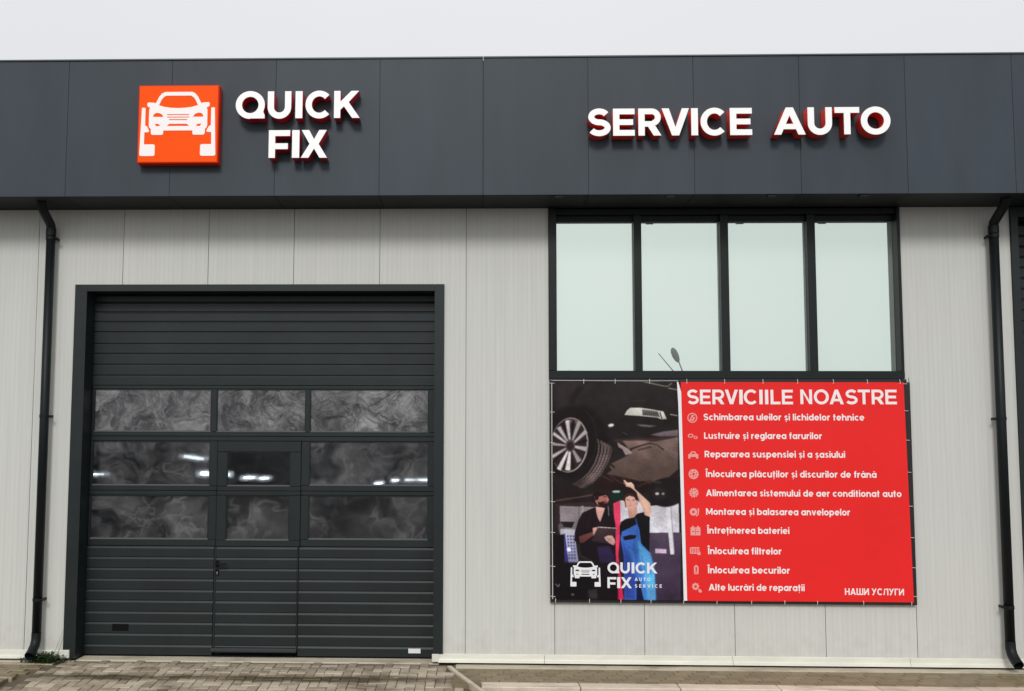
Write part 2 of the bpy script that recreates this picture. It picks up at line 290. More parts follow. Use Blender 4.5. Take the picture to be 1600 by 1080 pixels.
def done(bm, name, m, parent=None, bevel=0, smooth=False):
    if bevel: bmesh.ops.bevel(bm, geom=list(bm.edges), offset=bevel, segments=1, affect='EDGES')
    bmesh.ops.recalc_face_normals(bm, faces=bm.faces)
    me = bpy.data.meshes.new(name); bm.to_mesh(me); bm.free()
    if smooth:
        for p in me.polygons: p.use_smooth = True
    o = link(name, me, m)
    if parent is not None: wparent(o, parent)
    return o
def box(name, x0, x1, y0, y1, z0, z1, m, parent=None, bevel=0):
    bm = bmesh.new(); add_box(bm, x0, x1, y0, y1, z0, z1); return done(bm, name, m, parent, bevel)
def boxes(name, L_, m, parent=None, bevel=0):
    bm = bmesh.new()
    for b in L_: add_box(bm, *b)
    return done(bm, name, m, parent, bevel)
def plate_mesh(polys, yf, yb, name='plate'):
    """filled outlines with holes, drawn in X-Z, front at yf and back at yb"""
    c = bpy.data.curves.new(name, 'CURVE'); c.dimensions = '2D'; c.fill_mode = 'BOTH' if yb != yf else 'FRONT'
    c.extrude = abs(yb-yf)/2
    for P in polys:
        s = c.splines.new('POLY'); s.points.add(len(P)-1); s.use_cyclic_u = True
        for i, (x, z) in enumerate(P): s.points[i].co = (x, z, 0, 1)
    o = bpy.data.objects.new(name, c); me = bpy.data.meshes.new_from_object(o)
    bpy.data.objects.remove(o); bpy.data.curves.remove(c)
    me.transform(Matrix(((1, 0, 0, 0), (0, 0, -1, (yf+yb)/2), (0, 1, 0, 0), (0, 0, 0, 1))))
    return me
def plate(name, polys, yf, yb, m, parent=None):
    o = link(name, plate_mesh(polys, yf, yb, name), m)
    if parent is not None: wparent(o, parent)
    return o
def tube(bm, pts, r, seg=14, cap=True):
    pts = [Vector(p) for p in pts]; rings = []
    rr = r if isinstance(r, (list, tuple)) else [r]*len(pts)
    for i, p in enumerate(pts):
        d = (pts[min(i+1, len(pts)-1)]-pts[max(i-1, 0)]).normalized()
        ref = Vector((1, 0, 0)) if abs(d.x) < .9 else Vector((0, 1, 0))
        a = (ref-d*ref.dot(d)).normalized(); b = d.cross(a)
        rings.append([bm.verts.new(p+(a*math.cos(t)+b*math.sin(t))*rr[i]) for t in [2*math.pi*k/seg for k in range(seg)]])
    for A, B in zip(rings, rings[1:]):
        for k in range(seg): bm.faces.new((A[k], A[(k+1) % seg], B[(k+1) % seg], B[k]))
    if cap: bm.faces.new(rings[0]); bm.faces.new(rings[-1])

# ---------------------------------------------------------------- glyphs (bold geometric sans), cap height 1
def arc(cx, cy, rx, ry, a0, a1, n=24):
    return [(cx+rx*math.cos(rad(a0+(a1-a0)*i/n)), cy+ry*math.sin(rad(a0+(a1-a0)*i/n))) for i in range(n+1)]
def band(path, t):
    Lf, Rt = [], []
    for i, p in enumerate(path):
        a = path[max(i-1, 0)]; b = path[min(i+1, len(path)-1)]; dx, dy = b[0]-a[0], b[1]-a[1]; n = math.hypot(dx, dy) or 1
        Lf.append((p[0]-dy/n*t/2, p[1]+dx/n*t/2)); Rt.append((p[0]+dy/n*t/2, p[1]-dx/n*t/2))
    return Lf+Rt[::-1]
def glyph(ch, w, s):
    """list of outlines in a box w wide and 1 high, stroke s"""
    h = .92*s
    if ch == 'I': return [[(0, 0), (w, 0), (w, 1), (0, 1)]]
    if ch == 'L': return [[(0, 0), (w, 0), (w, h), (s, h), (s, 1), (0, 1)]]
    if ch == 'T': return [[(w/2-s/2, 0), (w/2+s/2, 0), (w/2+s/2, 1-h), (w, 1-h), (w, 1), (0, 1), (0, 1-h), (w/2-s/2, 1-h)]]
    if ch == 'E': m = .5-h/2; return [[(0, 0), (w, 0), (w, h), (s, h), (s, m), (w*.93, m), (w*.93, m+h), (s, m+h), (s, 1-h), (w, 1-h), (w, 1), (0, 1)]]
    if ch == 'F': m = .40-h/2+.02; return [[(0, 0), (s, 0), (s, m), (w*.9, m), (w*.9, m+h), (s, m+h), (s, 1-h), (w, 1-h), (w, 1), (0, 1)]]
    if ch == 'N': k = s*1.05; return [[(0, 0), (s, 0), (s, 1-1.35*s), (w-s*1.0, 0), (w, 0), (w, 1), (w-s, 1), (w-s, 1.35*s), (s*1.0, 1), (0, 1)]]
    if ch == 'V': k = s*1.12; return [[(w/2-k/2, 0), (w/2+k/2, 0), (w, 1), (w-k, 1), (w/2, .30), (k, 1), (0, 1)]]
    if ch == 'A':
        k = s*1.12; sl = (w/2-k/2)
        X = lambda z: sl*z            # left outer edge at height z
        zb, zt = .20, .20+h*.92
        inx = lambda z: X(z)+k        # left inner edge
        top = [(X(zt)+k*1.0, zt), (w-X(zt)-k*1.0, zt), (w/2, min(.83, 1-.0))]
        ap = (w/2-k)/sl               # where the inner edges meet
        top[2] = (w/2, ap)
        return [[(0, 0), (k, 0), (inx(zb), zb), (w-inx(zb), zb), (w-k, 0), (w, 0), (w/2+k/2, 1), (w/2-k/2, 1)], top]
    if ch == 'X':
        k = s*1.18; m = .5
        return [[(0, 0), (k, 0), (w/2, .5-k*.62), (w-k, 0), (w, 0), (w/2+k*.60, .5), (w-.02, 1), (w-k-.02, 1), (w/2, .5+k*.62), (k+.02, 1), (.02, 1), (w/2-k*.60, .5)]]
    if ch == 'K':
        k = s*1.2
        return [[(0, 0), (s, 0), (s, .30), (s+.13, .43), (w-k, 0), (w, 0), (s+.13+k*.62, .585), (w-.03, 1), (w-.03-k, 1), (s, .60), (s, 1), (0, 1)]]
    if ch == 'O': return [arc(w/2, .5, w/2, .515, 0, 360, 48)[:-1], arc(w/2, .5, w/2-s, .515-h, 0, 360, 40)[:-1]]
    if ch == 'Q':
        o = arc(w/2, .5, w/2, .515, -28, 270, 44)
        return [[(w, 0), (w, .12), (w*.95, .24)]+o[1:]+[(w/2, 0)], arc(w/2, .5, w/2-s, .515-h, 0, 360, 40)[:-1]]
    if ch == 'C':
        return [arc(w*.52, .5, w*.52, .515, 44, 316, 44)+arc(w*.52, .5, w*.52-s, .515-h, 318, 42, 40)]
    if ch == 'U':
        r = w/2
        return [[(0, 1), (0, r)]+arc(w/2, r-.015, r, r, 180, 360, 24)+[(w, 1), (w-s, 1)]+arc(w/2, r-.015, r-s, r-s, 360, 180, 20)+[(s, 1)]]
    if ch == 'R':
        r = .325; x = w*.98-r
        return [[(0, 0), (s, 0), (s, .33), (w*.42, .33), (w-s*1.2, 0), (w, 0), (w*.72, .385)]+arc(x, 1-r, r, r, -62, 90, 16)+[(0, 1)],
                [(s, .33+h*.95), (x, .33+h*.95)]+arc(x, 1-r, r-h, r-h, -90, 90, 10)[1:]+[(s, 1-h)]]
    if ch == 'S':
        t = s; ry = (1.02-h)/4; rx = w/2-t/2
        c1 = arc(w/2, 1.01-h/2-ry, rx*.93, ry, 28, 180, 14)+arc(w/2, 1.01-h/2-ry, rx*.93, ry, 180, 262, 8)[1:]
        c2 = arc(w/2, -.01+h/2+ry, rx, ry, 82, 0, 8)+arc(w/2, -.01+h/2+ry, rx, ry, 0, -152, 14)[1:]
        return [band(c1+c2, t*.94)]
    return []
def place(ch, x0, x1, z0, z1, s):
    H = z1-z0; w = (x1-x0)/H
    return [[(x0+px*H, z0+pz*H) for px, pz in P] for P in glyph(ch, w, s)]
T_ = .205; XH = .74
def ring_(cx, cy=.37, rx=.275, ry=.28, t=T_): return [arc(cx, cy, rx+t/2, ry+t/2, 0, 360, 22)[:-1], arc(cx, cy, rx-t/2, ry-t/2, 0, 360, 18)[:-1]]
def st(x, y0, y1, t=T_): return [[(x-t/2, y0), (x+t/2, y0), (x+t/2, y1), (x-t/2, y1)]]
def hz(x0, x1, y, t=.17): return [[(x0, y-t/2), (x1, y-t/2), (x1, y+t/2), (x0, y+t/2)]]
def bd(p, t=T_): return [band(p, t)]
def small(ch):
    """(width, pieces); every piece is an outline list of its own"""
    arch = lambda c, rx=.26: bd(arc(c, .37, rx, .275, 180, 0, 16)+[(c+rx, 0)])
    acc = lambda c: [[(c-.17, .86), (c-.05, 1.0), (c+.05, 1.0), (c+.17, .86), (c+.04, .86), (c, .91), (c-.04, .86)]]
    brv = lambda c: bd(arc(c, 1.02, .13, .13, 195, 345, 10), .08)
    com = lambda c: [[(c-.06, -.10), (c+.07, -.10), (c+.05, -.2), (c-.03, -.30), (c-.09, -.27), (c-.03, -.18)]]
    D = {
     'a': (.74, [ring_(.37), st(.64, 0, XH)]), 'b': (.75, [ring_(.38), st(.10, 0, 1.02)]), 'd': (.74, [ring_(.37), st(.64, 0, 1.02)]),
     'p': (.75, [ring_(.38), st(.10, -.27, XH)]), 'g': (.74, [ring_(.37), bd([(.64, XH), (.64, 0)]+arc(.37, -.02, .27, .18, 0, -140, 12))]),
     'c': (.66, [bd(arc(.37, .37, .275, .28, 48, 312, 22))]), 'o': (.74, [ring_(.37)]),
     'e': (.74, [bd(arc(.37, .37, .275, .28, 0, 318, 26)), hz(.14, .71, .36, .14)]),
     'f': (.42, [bd([(.19, 0), (.19, .78)]+arc(.34, .78, .15, .16, 180, 85, 8)), hz(0, .40, .64)]),
     't': (.42, [st(.19, 0, .96), hz(0, .40, .64)]), 'l': (.19, [st(.095, 0, 1.02)]),
     'i': (.19, [st(.095, 0, XH), [arc(.095, .94, .11, .11, 0, 360, 12)[:-1]]]),
     'h': (.71, [st(.095, 0, 1.02), arch(.355)]), 'n': (.71, [st(.095, 0, XH), arch(.355)]),
     'm': (1.08, [st(.095, 0, XH), arch(.32, .225), arch(.765, .225)]),
     'u': (.71, [bd([(.095, XH), (.095, .36)]+arc(.355, .36, .26, .275, 180, 360, 16)), st(.615, 0, XH)]),
     'r': (.44, [st(.095, 0, XH), bd(arc(.37, .36, .275, .29, 180, 80, 10))]),
     's': (.56, [bd(arc(.28, .545, .17, .12, 20, 262, 12)+arc(.28, .195, .19, .12, 82, -160, 12), .16)]),
     'v': (.70, [[[(.25, 0), (.45, 0), (.70, XH), (.49, XH), (.35, .25), (.21, XH), (0, XH)]]]),
     'M': (1.06, [[[(0, 0), (.2, 0), (.2, .62), (.46, .12), (.60, .12), (.86, .62), (.86, 0), (1.06, 0), (1.06, 1), (.86, 1), (.53, .42), (.20, 1), (0, 1)]]]),
     'Î': (.2, [st(.1, 0, 1), [[(-.13, 1.10), (.04, 1.34), (.16, 1.34), (.33, 1.10), (.18, 1.10), (.10, 1.20), (.02, 1.10)]]]),
     'Н': (.82, [st(.1, 0, 1), st(.72, 0, 1), hz(.2, .62, .5)]), 'Ш': (1.16, [st(.1, 0, 1), st(.58, 0, 1), st(1.06, 0, 1), hz(.2, .48, .09), hz(.68, .96, .09)]),
     'И': (.86, [[[(0, 0), (.19, 0), (.67, .62), (.67, 0), (.86, 0), (.86, 1), (.67, 1), (.19, .38), (.19, 1), (0, 1)]]]),
     'У': (.84, [[[(.12, 0), (.34, 0), (.84, 1), (.62, 1), (.44, .60), (.22, 1), (0, 1), (.34, .42), (.22, .17), (.12, .17)]]]),
     'Л': (.86, [bd([(.0, .09), (.14, .11), (.26, .9), (.76, .9)], .18), st(.76, 0, .99)]), 'Г': (.62, [st(.1, 0, 1), hz(.2, .62, .91)]),
    }
    D['ă'] = (.74, D['a'][1]+[brv(.37)]); D['â'] = (.74, D['a'][1]+[acc(.37)]); D['ș'] = (.56, D['s'][1]+[com(.28)]); D['ț'] = (.42, D['t'][1]+[com(.2)])
    D['î'] = (.2, D['i'][1][:1]+[acc(.1)])
    if ch in D: return D[ch]
    lat = {'А': 'A', 'С': 'C'}.get(ch, ch)
    w = {'S': .78, 'L': .60, 'R': .76, 'A': .96, 'C': .92, 'U': .80, 'T': .78, 'O': 1.0, 'V': .92, 'I': .2, 'E': .66}[lat]
    return (w, [glyph(lat, w, T_ if lat != 'I' else .2)])
_gc = {}
def gmesh(ch):
    if ch not in _gc:
        w, pcs = small(ch); V, F_ = [], []
        for k, P in enumerate(pcs):
            me = plate_mesh(P, 0, 0); n0 = len(V); V += [(v.co.x, -.0002*k, v.co.z) for v in me.vertices]; F_ += [[n0+i for i in p.vertices] for p in me.polygons]; bpy.data.meshes.remove(me)
        _gc[ch] = (w, V, F_)
    return _gc[ch]
def words(body, x0, x1, z0, cap, gap=.115, space=.36):
    """lettering laid out between x0 and x1: one mesh per word"""
    tot = 0
    for i, ch in enumerate(body): tot += space if ch == ' ' else gmesh(ch)[0]+gap
    k = (x1-x0)/(tot-gap); x = 0; out = []; V, F_ = [], []
    for ch in body+' ':
        if ch == ' ':
            me = bpy.data.meshes.new('word'); me.from_pydata(V, [], F_); out.append(me); V, F_ = [], []; x += space; continue
        w, gv, gf = gmesh(ch); n0 = len(V)
        V += [(x0+(x+p[0])*k, p[1], z0+p[2]*cap) for p in gv]; F_ += [[n0+i for i in f] for f in gf]; x += w+gap
    return out

# ================================================================ SETTING: ground
bm = bmesh.new(); add_box(bm, -400, 400, -600, 400, -.5, -.16); g = done(bm, 'ground', M['asphalt']); tag(g, kind='structure')

# paver: box with chamfered top, shared mesh
def paver_mesh(lx, ly, h=.06, c=.006):
    bm = bmesh.new()
    x, y = lx/2, ly/2
    lo = [bm.verts.new(p) for p in ((-x, -y, -h), (x, -y, -h), (x, y, -h), (-x, y, -h))]
    mi = [bm.verts.new(p) for p in ((-x, -y, -c), (x, -y, -c), (x, y, -c), (-x, y, -c))]
    tp = [bm.verts.new(p) for p in ((-x+c, -y+c, 0), (x-c, -y+c, 0), (x-c, y-c, 0), (-x+c, y-c, 0))]
    for A, B in ((lo, mi), (mi, tp)):
        for k in range(4): bm.faces.new((A[k], A[(k+1) % 4], B[(k+1) % 4], B[k]))
    bm.faces.new(tp); me = bpy.data.meshes.new('paver'); bm.to_mesh(me); bm.free(); return me

def ramp_z(y):
    if y > -.45: return 0.
    return -.075*min(1, (-.45-y)/.9)
def edge_l(y): return -5.50-.235*max(0, -y-.0)          # left edge of the ramp
def edge_r(y): return -1.20+.36*max(0, -y-.20)          # right edge, flaring outwards

def lay(bricks, parent, mats, stuffname, zf, stuff_label=None, limit=295):
    """bricks: (x,y,rot) – nearest to the view centre become parts, the rest one joined part"""
    bricks = sorted(bricks, key=lambda b: (b[1] < -1.45, -abs(b[1]) if False else abs(b[1]+.75)))
    me = paver_mesh(.1935, .0935); me.materials.append(mats)
    rest = bmesh.new()
    for i, (x, y, r) in enumerate(bricks):
        z = zf(y)+random.uniform(-.004, .004)
        sl = math.atan((zf(y+.02)-zf(y-.02))/.04)
        Mx = Matrix.Translation((x, y, z)) @ Matrix.Rotation(sl+random.uniform(-.02, .02), 4, 'X') @ Matrix.Rotation(random.uniform(-.015, .015), 4, 'Y') @ Matrix.Rotation(r+random.uniform(-.02, .02), 4, 'Z')
        if i < limit:
            o = bpy.data.objects.new('paver', me); COL.objects.link(o); o.parent = parent; o.matrix_local = Mx
        else:
            n0 = len(rest.verts); rest.from_mesh(me)
            rest.verts.ensure_lookup_table()
            for v in rest.verts[n0:]: v.co = Mx @ v.co
    if len(rest.verts):
        o = done(rest, stuffname, mats, parent); tag(o, kind='stuff')
    else: rest.free()

# joint bed under everything near the building
bed = bmesh.new()
ys = [.45, 0, -.45, -.9, -1.35, -2.2, -6]
vs = []
for y in ys:
    vs.append([bed.verts.new((x, y, ramp_z(y)-.012)) for x in (-9, 9)])
for A, B in zip(vs, vs[1:]): bed.faces.new((A[0], A[1], B[1], B[0]))
forecourt = done(bed, 'driveway', M['sand']); tag(forecourt, kind='structure')
# herringbone
hb = []
a, b = .2, .1
for i in range(-60, 60):
    for j in range(-60, 60):
        # 90 degree herringbone: unit L of one horizontal and one vertical brick
        ox = i*.1+j*.2; oy = i*.1-j*.2
        hb.append((ox+.1, oy+.05, 0.)); hb.append((ox+.25, oy, math.pi/2))
bricks = [(x, y, r) for x, y, r in hb if -2.3 < y < -.07 and edge_l(y)+(.11 if r == 0 else .07) < x < edge_r(y)+(-.03 if r == 0 else .01)]
lay(bricks, forecourt, M['paver'], 'paver_field', ramp_z)
box('door_sill', -5.40, -1.29, -.012, .26, -.08, .004, M['sill'], forecourt, .006)
# kerbs along the two sides of the ramp
def kerb(ef, side):
    bm = bmesh.new(); P = []
    for y in (-.17, -.45, -.8, -1.15, -1.6, -2.3):
        x = ef(y); P.append([bm.verts.new((x+dx*side, y, z)) for dx, z in ((0, -.16), (.003, .013), (.05, .015), (.05, -.16))])
    for A, B in zip(P, P[1:]):
        for k in range(3): bm.faces.new((A[k], A[k+1], B[k+1], B[k]))
    bm.faces.new(P[0]); bm.faces.new(P[-1])
    return done(bm, 'kerb_stone', M['sill'], walk)
walk = done((lambda bm: (add_box(bm, -1.12, 9, -.9, .02, -.14, -.006), bm)[1])(bmesh.new()), 'pavement', M['walkbed']); tag(walk, kind='structure')
kerb(edge_r, 1)
# paved walk on the right: runs parallel with the wall, damp and mossy
rb = []
for row in range(6):
    yy = -.27-.1015*row
    x = edge_r(yy)+.155+(.1 if row % 2 else 0)
    while x < 6.8:
        rb.append((x, yy, 0.)); x += .202
lay(rb, walk, M['slab'], 'paver_field', lambda y: 0.)
box('concrete_strip', -1.10, 9, -.205, -.02, -.1, .001, M['sill'], walk, .004)
# pale kerb stones in front of the walk, one metre each
x = -.82
while x < 7:
    box('kerb_stone', x, x+.992, -1.02, -.835, -.16, .006+random.uniform(-.002, .002), M['kerb'], walk, .008); x += 1.0
# left side walk
walkl = done((lambda bm: (add_box(bm, -9, -5.75, -2.3, .02, -.14, -.006), bm)[1])(bmesh.new()), 'pavement', M['walkbed']); tag(walkl, kind='structure')
lb = []
for row in range(11):
    yy = -.17-.1015*row; x = edge_l(yy)-.125-(.1 if row % 2 else 0)
    while x > -7.4:
        lb.append((x, yy, 0.)); x -= .202
lay(lb, walkl, M['slab'], 'paver_field', lambda y: 0., limit=90)
box('concrete_strip', -9, -5.56, -.105, -.02, -.1, .002, M['sill'], walkl, .004)

# ================================================================ BUILDING
B = empty('workshop_building', (-.8, 0, 0))
tag(B, 'cream panelled workshop with dark grey fascia, dark sectional door and large mirrored window', 'building')
def wp(polys, label=None):
    o = plate('wall_panel', polys, 0., .1, M['wall'], B)
    if label: o['label'] = label
G = .003
DX0, DX1, DZ = -5.45, -1.30, 4.255   # rough door opening
WX0, WX1, WZ0, WZ1 = -.03, 3.93, 3.215, 5.15
Z0, Z1 = .09, 5.172
for i in range(-9, 5):
    x0, x1 = i+G, i+1-G
    if i == 4: x1 = 5.19-.001
    if i == -6: wp([[(x0, Z0), (DX0, Z0), (DX0, DZ), (x1, DZ), (x1, Z1), (x0, Z1)]])
    elif i in (-5, -4, -3): wp([[(x0, DZ), (x1, DZ), (x1, Z1), (x0, Z1)]])
    elif i == -2: wp([[(x0, DZ), (DX1, DZ), (DX1, Z0), (x1, Z0), (x1, Z1), (x0, Z1)]])
    elif i in (0, 1, 2): wp([[(x0, Z0), (x1, Z0), (x1, WZ0), (x0, WZ0)]])
    elif i == 3: wp([[(x0, Z0), (x1, Z0), (x1, WZ0), (x0, WZ0)]])
    elif i == -1: wp([[(x0, Z0), (x1, Z0), (x1, WZ0), (WX0, WZ0) if x1 > WX0 else (x1, WZ0+.01), (WX0, Z1), (x0, Z1)]] if x1 > WX0 else [[(x0, Z0), (x1, Z0), (x1, Z1), (x0, Z1)]])
    elif i == 4: wp([[(x0, Z0), (x1, Z0), (x1, Z1), (WX1+.0, Z1), (WX1+.0, WZ0), (x0, WZ0)]])
    else: wp([[(x0, Z0), (x1, Z0), (x1, Z1), (x0, Z1)]])
# joint backing seen as the dark line between panels
for i in range(-8, 5):
    if i == -9: continue
    box('panel_joint', i-.02, i+.02, .012, .06, DZ if i in (-5, -4, -3, -2) else Z0, WZ0 if i in (0, 1, 2, 3) else Z1, M['joint'], B)
# outer shell: rear and side walls, roof
boxes('rear_wall', [(-9, -8.9, .11, 12, 0, 6.4), (8.9, 9, .11, 12, 0, 6.4), (-8.9, 8.9, 11.9, 12, 0, 6.4)], M['wall'], B)
box('roof', -9.0, 9.0, -.45, 12.0, 6.41, 6.55, M['soffit'], B)
box('workshop_floor', -8.9, 5.0, .27, 11.9, -.05, .0, M['room'], B)
boxes('inner_lining', [(-8.9, 5.0, 8.3, 8.4, 0, 6.4), (-.9, -.8, .27, 8.3, 0, 6.4), (-8.9, -8.8, .27, 8.3, 0, 6.4), (-8.8, -.9, .27, 8.3, 5.0, 5.1),
      (-8.8, DX0, .12, .16, 0, 5.0), (DX1, -.9, .12, .16, 0, 5.0), (DX0, DX1, .12, .16, DZ, 5.0)], M['room'], B)

# base flashing in lengths
def flashing(x0, x1, lab=None):
    bm = bmesh.new()
    prof = [(-.004, .112), (-.012, .108), (-.030, .102), (-.034, .060), (-.040, .050), (-.062, .040), (-.066, .024), (-.02, .020)]
    A = [bm.verts.new((x0, y, z)) for y, z in prof]; C = [bm.verts.new((x1, y, z)) for y, z in prof]
    n = len(prof)
    for k in range(n): bm.faces.new((A[k], A[(k+1) % n], C[(k+1) % n], C[k]))
    bm.faces.new(A); bm.faces.new(C)
    return done(bm, 'base_flashing', M['flash'], B)
for x0, x1 in ((-9, -7.61), (-7.606, -5.93), (-5.926, -5.535), (-1.30, -.12), (-.116, 1.96), (1.964, 3.9), (3.904, 5.17)): flashing(x0, x1)
box('flashing_end', -5.60, -5.46, -.055, -.005, .03, .118, M['flash'], B, .003)
box('flashing_end', -1.37, -1.292, -.05, -.033, .026, .112, M['flash'], B, .003)

# fascia: composite panels, cap, soffit
FJ = [-9.2, -7.78, -6.62, -5.457, -4.287, -3.118, -1.956, -.808, .348, 1.503, 2.658, 3.807, 4.962, 6.12, 7.28, 9.2]
for a, b in zip(FJ, FJ[1:]):
    g2 = .0015 if abs(b+.808) > .01 else .0035
    bm = bmesh.new(); add_box(bm, a+.0015, b-g2, -.56, -.549, 5.176, 6.722)
    o = done(bm, 'fascia_panel', M['fascia'], B, .0015)
box('fascia_backing', -9.2, 9.2, -.548, -.50, 5.18, 6.70, M['fascia_back'], B)
boxes('fascia_edge_trim', [(-.818, -.812, -.566, -.561, 5.18, 6.72)], M['fascia'], B)
for a, b in ((-9.2, -3.4), (-3.396, -.81), (-.806, 3.1), (3.104, 9.2)):
    box('parapet_cap', a, b, -.572, -.42, 6.725, 6.742, M['cap'], B, .002)
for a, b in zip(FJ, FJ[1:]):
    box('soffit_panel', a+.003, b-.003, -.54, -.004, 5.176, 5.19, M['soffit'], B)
for x in (-.02, 1.2, 2.3, 3.3):
    box('soffit_clip', x, x+.09, -.54, -.47, 5.160, 5.175, M['black'], B)

# ---- window
WIN = empty('window', (1.95, 0, 3.2)); WIN.parent = B; WIN.matrix_parent_inverse = Matrix.Translation(-Vector(B.location))
box('sill_rail', -.055, 3.945, -.035, .12, 3.196, 3.286, M['frame'], WIN, .003)
box('side_frame', -.055, .038, -.032, .12, 3.288, 5.165, M['frame'], WIN, .003)
box('side_frame', 3.910, 3.945, -.032, .12, 3.288, 5.165, M['frame'], WIN, .003)
box('head_rail', .040, 3.908, .0, .12, 5.10, 5.165, M['frame'], WIN, .003)
box('head_rail', .040, 3.908, .075, .14, 5.034, 5.098, M['frame'], WIN, .002)
for a, b in ((.933, 1.019), (1.921, 2.014), (2.912, 3.004)):
    box('mullion', a, b, .02, .12, 3.288, 5.098, M['frame'], WIN, .003)
for a, b in ((.040, .931), (1.021, 1.919), (2.016, 2.910), (3.006, 3.908)):
    p = box('pane', a, b, .098, .106, 3.288, 5.032, M['glass'], WIN)

# ---- door casing
boxes('door_casing', [(-5.54, -5.47, -.03, .0, .115, 4.283), (-5.47, -5.40, -.03, .24, .02, 4.283), (-5.398, -1.362, -.03, .24, 4.205, 4.283), (-1.36, -1.25, -.03, 0, .115, 4.283), (-1.36, -1.305, -.0, .24, .02, 4.283)], M['dark'], B, .0)

def slat_mesh(w, h, y0):
    """one ribbed strip: flat face with a chamfered groove at its top edge"""
    bm = bmesh.new(); c = .010
    prof = [(.035, 0), (.010, 0), (0, .003), (0, h-.026), (.013, h-.004), (.013, h), (.035, h)]
    A = [bm.verts.new((0, y0+y, z)) for y, z in prof]; C = [bm.verts.new((w, y0+y, z)) for y, z in prof]
    n = len(prof)
    for k in range(n): bm.faces.new((A[k], A[(k+1) % n], C[(k+1) % n], C[k]))
    bm.faces.new(A); bm.faces.new(C)
    bmesh.ops.recalc_face_normals(bm, faces=bm.faces)
    me = bpy.data.meshes.new('slat'); bm.to_mesh(me); bm.free(); me.materials.append(M['dark']); return me
def slats(parent, x0, x1, zs, y0):
    for a, b in zip(zs, zs[1:]):
        me = slat_mesh(x1-x0, b-a-.0012, y0); o = link('slat', me, None); wparent(o, parent); o.location = (x0, 0, a)

DOOR = empty('sectional_door', (-3.4, .2, 0)); DOOR.parent = B; DOOR.matrix_parent_inverse = Matrix.Translation(-Vector(B.location))
y = .2
slats(DOOR, -5.398, -1.362, [3.128, 3.249, 3.378, 3.506, 3.624, 3.764, 3.886, 4.0, 4.12, 4.21], y)
low = [.02, .137, .263, .39, .512, .64, .761, .886, 1.009, 1.136, 1.258]
slats(DOOR, -5.398, -3.915, low, y)
slats(DOOR, -2.925, -1.362, low, y)
box('bottom_seal', -5.398, -1.362, y+.004, y+.03, .003, .019, M['blackplastic'], DOOR)
rails = [('rail', -5.398, -1.362, 3.085, 3.126), ('rail', -5.398, -1.362, 2.532, 2.582), ('rail', -5.398, -1.362, 2.476, 2.530),
         ('rail', -5.398, -3.897, 1.900, 1.955), ('rail', -5.398, -3.897, 1.846, 1.898), ('rail', -5.398, -3.897, 1.262, 1.335),
         ('rail', -2.915, -1.362, 1.900, 1.962), ('rail', -2.915, -1.362, 1.852, 1.898), ('rail', -2.915, -1.362, 1.262, 1.342)]
for n_, a, b, c_, d_ in rails: box(n_, a, b, y, y+.04, c_, d_, M['dark'], DOOR, .005)
for (a, b, c_, d_) in ((-5.398, -5.371, 2.584, 3.083), (-3.985, -3.92, 2.584, 3.083), (-2.873, -2.822, 2.584, 3.083), (-1.437, -1.362, 2.584, 3.083),
                       (-5.398, -5.373, 1.957, 2.474), (-3.985, -3.897, 1.957, 2.474), (-2.915, -2.820, 1.964, 2.474), (-1.437, -1.362, 1.964, 2.474),
                       (-5.398, -5.379, 1.337, 1.844), (-3.99, -3.897, 1.337, 1.844), (-2.915, -2.824, 1.344, 1.850), (-1.437, -1.362, 1.344, 1.850)):
    box('stile', a, b, y+.003, y+.04, c_, d_, M['dark'], DOOR, .003)
def pane(parent, a, b, c_, d_, m): 
    box('pane', a+.001, b-.001, y+.022, y+.026, c_+.001, d_-.001, m, parent)
    bm = bmesh.new(); pr = [(y+.0215, c_+.016), (y+.004, c_+.003), (y+.004, c_+.0005), (y+.0215, c_+.0005)]
    A = [bm.verts.new((a+.001, q, z)) for q, z in pr]; C = [bm.verts.new((b-.001, q, z)) for q, z in pr]
    for k in range(4): bm.faces.new((A[k], A[(k+1) % 4], C[(k+1) % 4], C[k]))
    bm.faces.new(A); bm.faces.new(C); done(bm, 'pane_sill', M['bead'], parent)
    boxes('glazing_bead', [(a, b, y+.010, y+.0215, d_-.010, d_), (a, a+.010, y+.010, y+.0215, c_+.0165, d_-.0105), (b-.010, b, y+.010, y+.0215, c_+.0165, d_-.0105)], M['dark'], parent)
pane(DOOR, -5.371, -3.985, 2.582, 3.085, M['film1']); pane(DOOR, -3.92, -2.873, 2.582, 3.085, M['film1']); pane(DOOR, -2.822, -1.437, 2.582, 3.085, M['film1'])
pane(DOOR, -5.373, -3.985, 1.955, 2.476, M['film2']); pane(DOOR, -2.820, -1.437, 1.962, 2.476, M['film2'])
pane(DOOR, -5.379, -3.99, 1.335, 1.846, M['film2']); pane(DOOR, -2.824, -1.437, 1.342, 1.852, M['film3'])
# recessed pull in the lowest part, and the maker's sticker
boxes('pull_recess', [(-5.075, -4.885, y-.003, y+.02, .288, .305), (-5.075, -4.885, y-.003, y+.02, .355, .367), (-5.075, -5.063, y-.003, y+.02, .305, .355), (-4.897, -4.885, y-.003, y+.02, .305, .355), (-5.063, -4.897, y-.0015, y+.02, .305, .355)], M['blackplastic'], DOOR)
box('sticker', -1.652, -1.513, y-.002, y+.003, .066, .118, M['label'], DOOR)

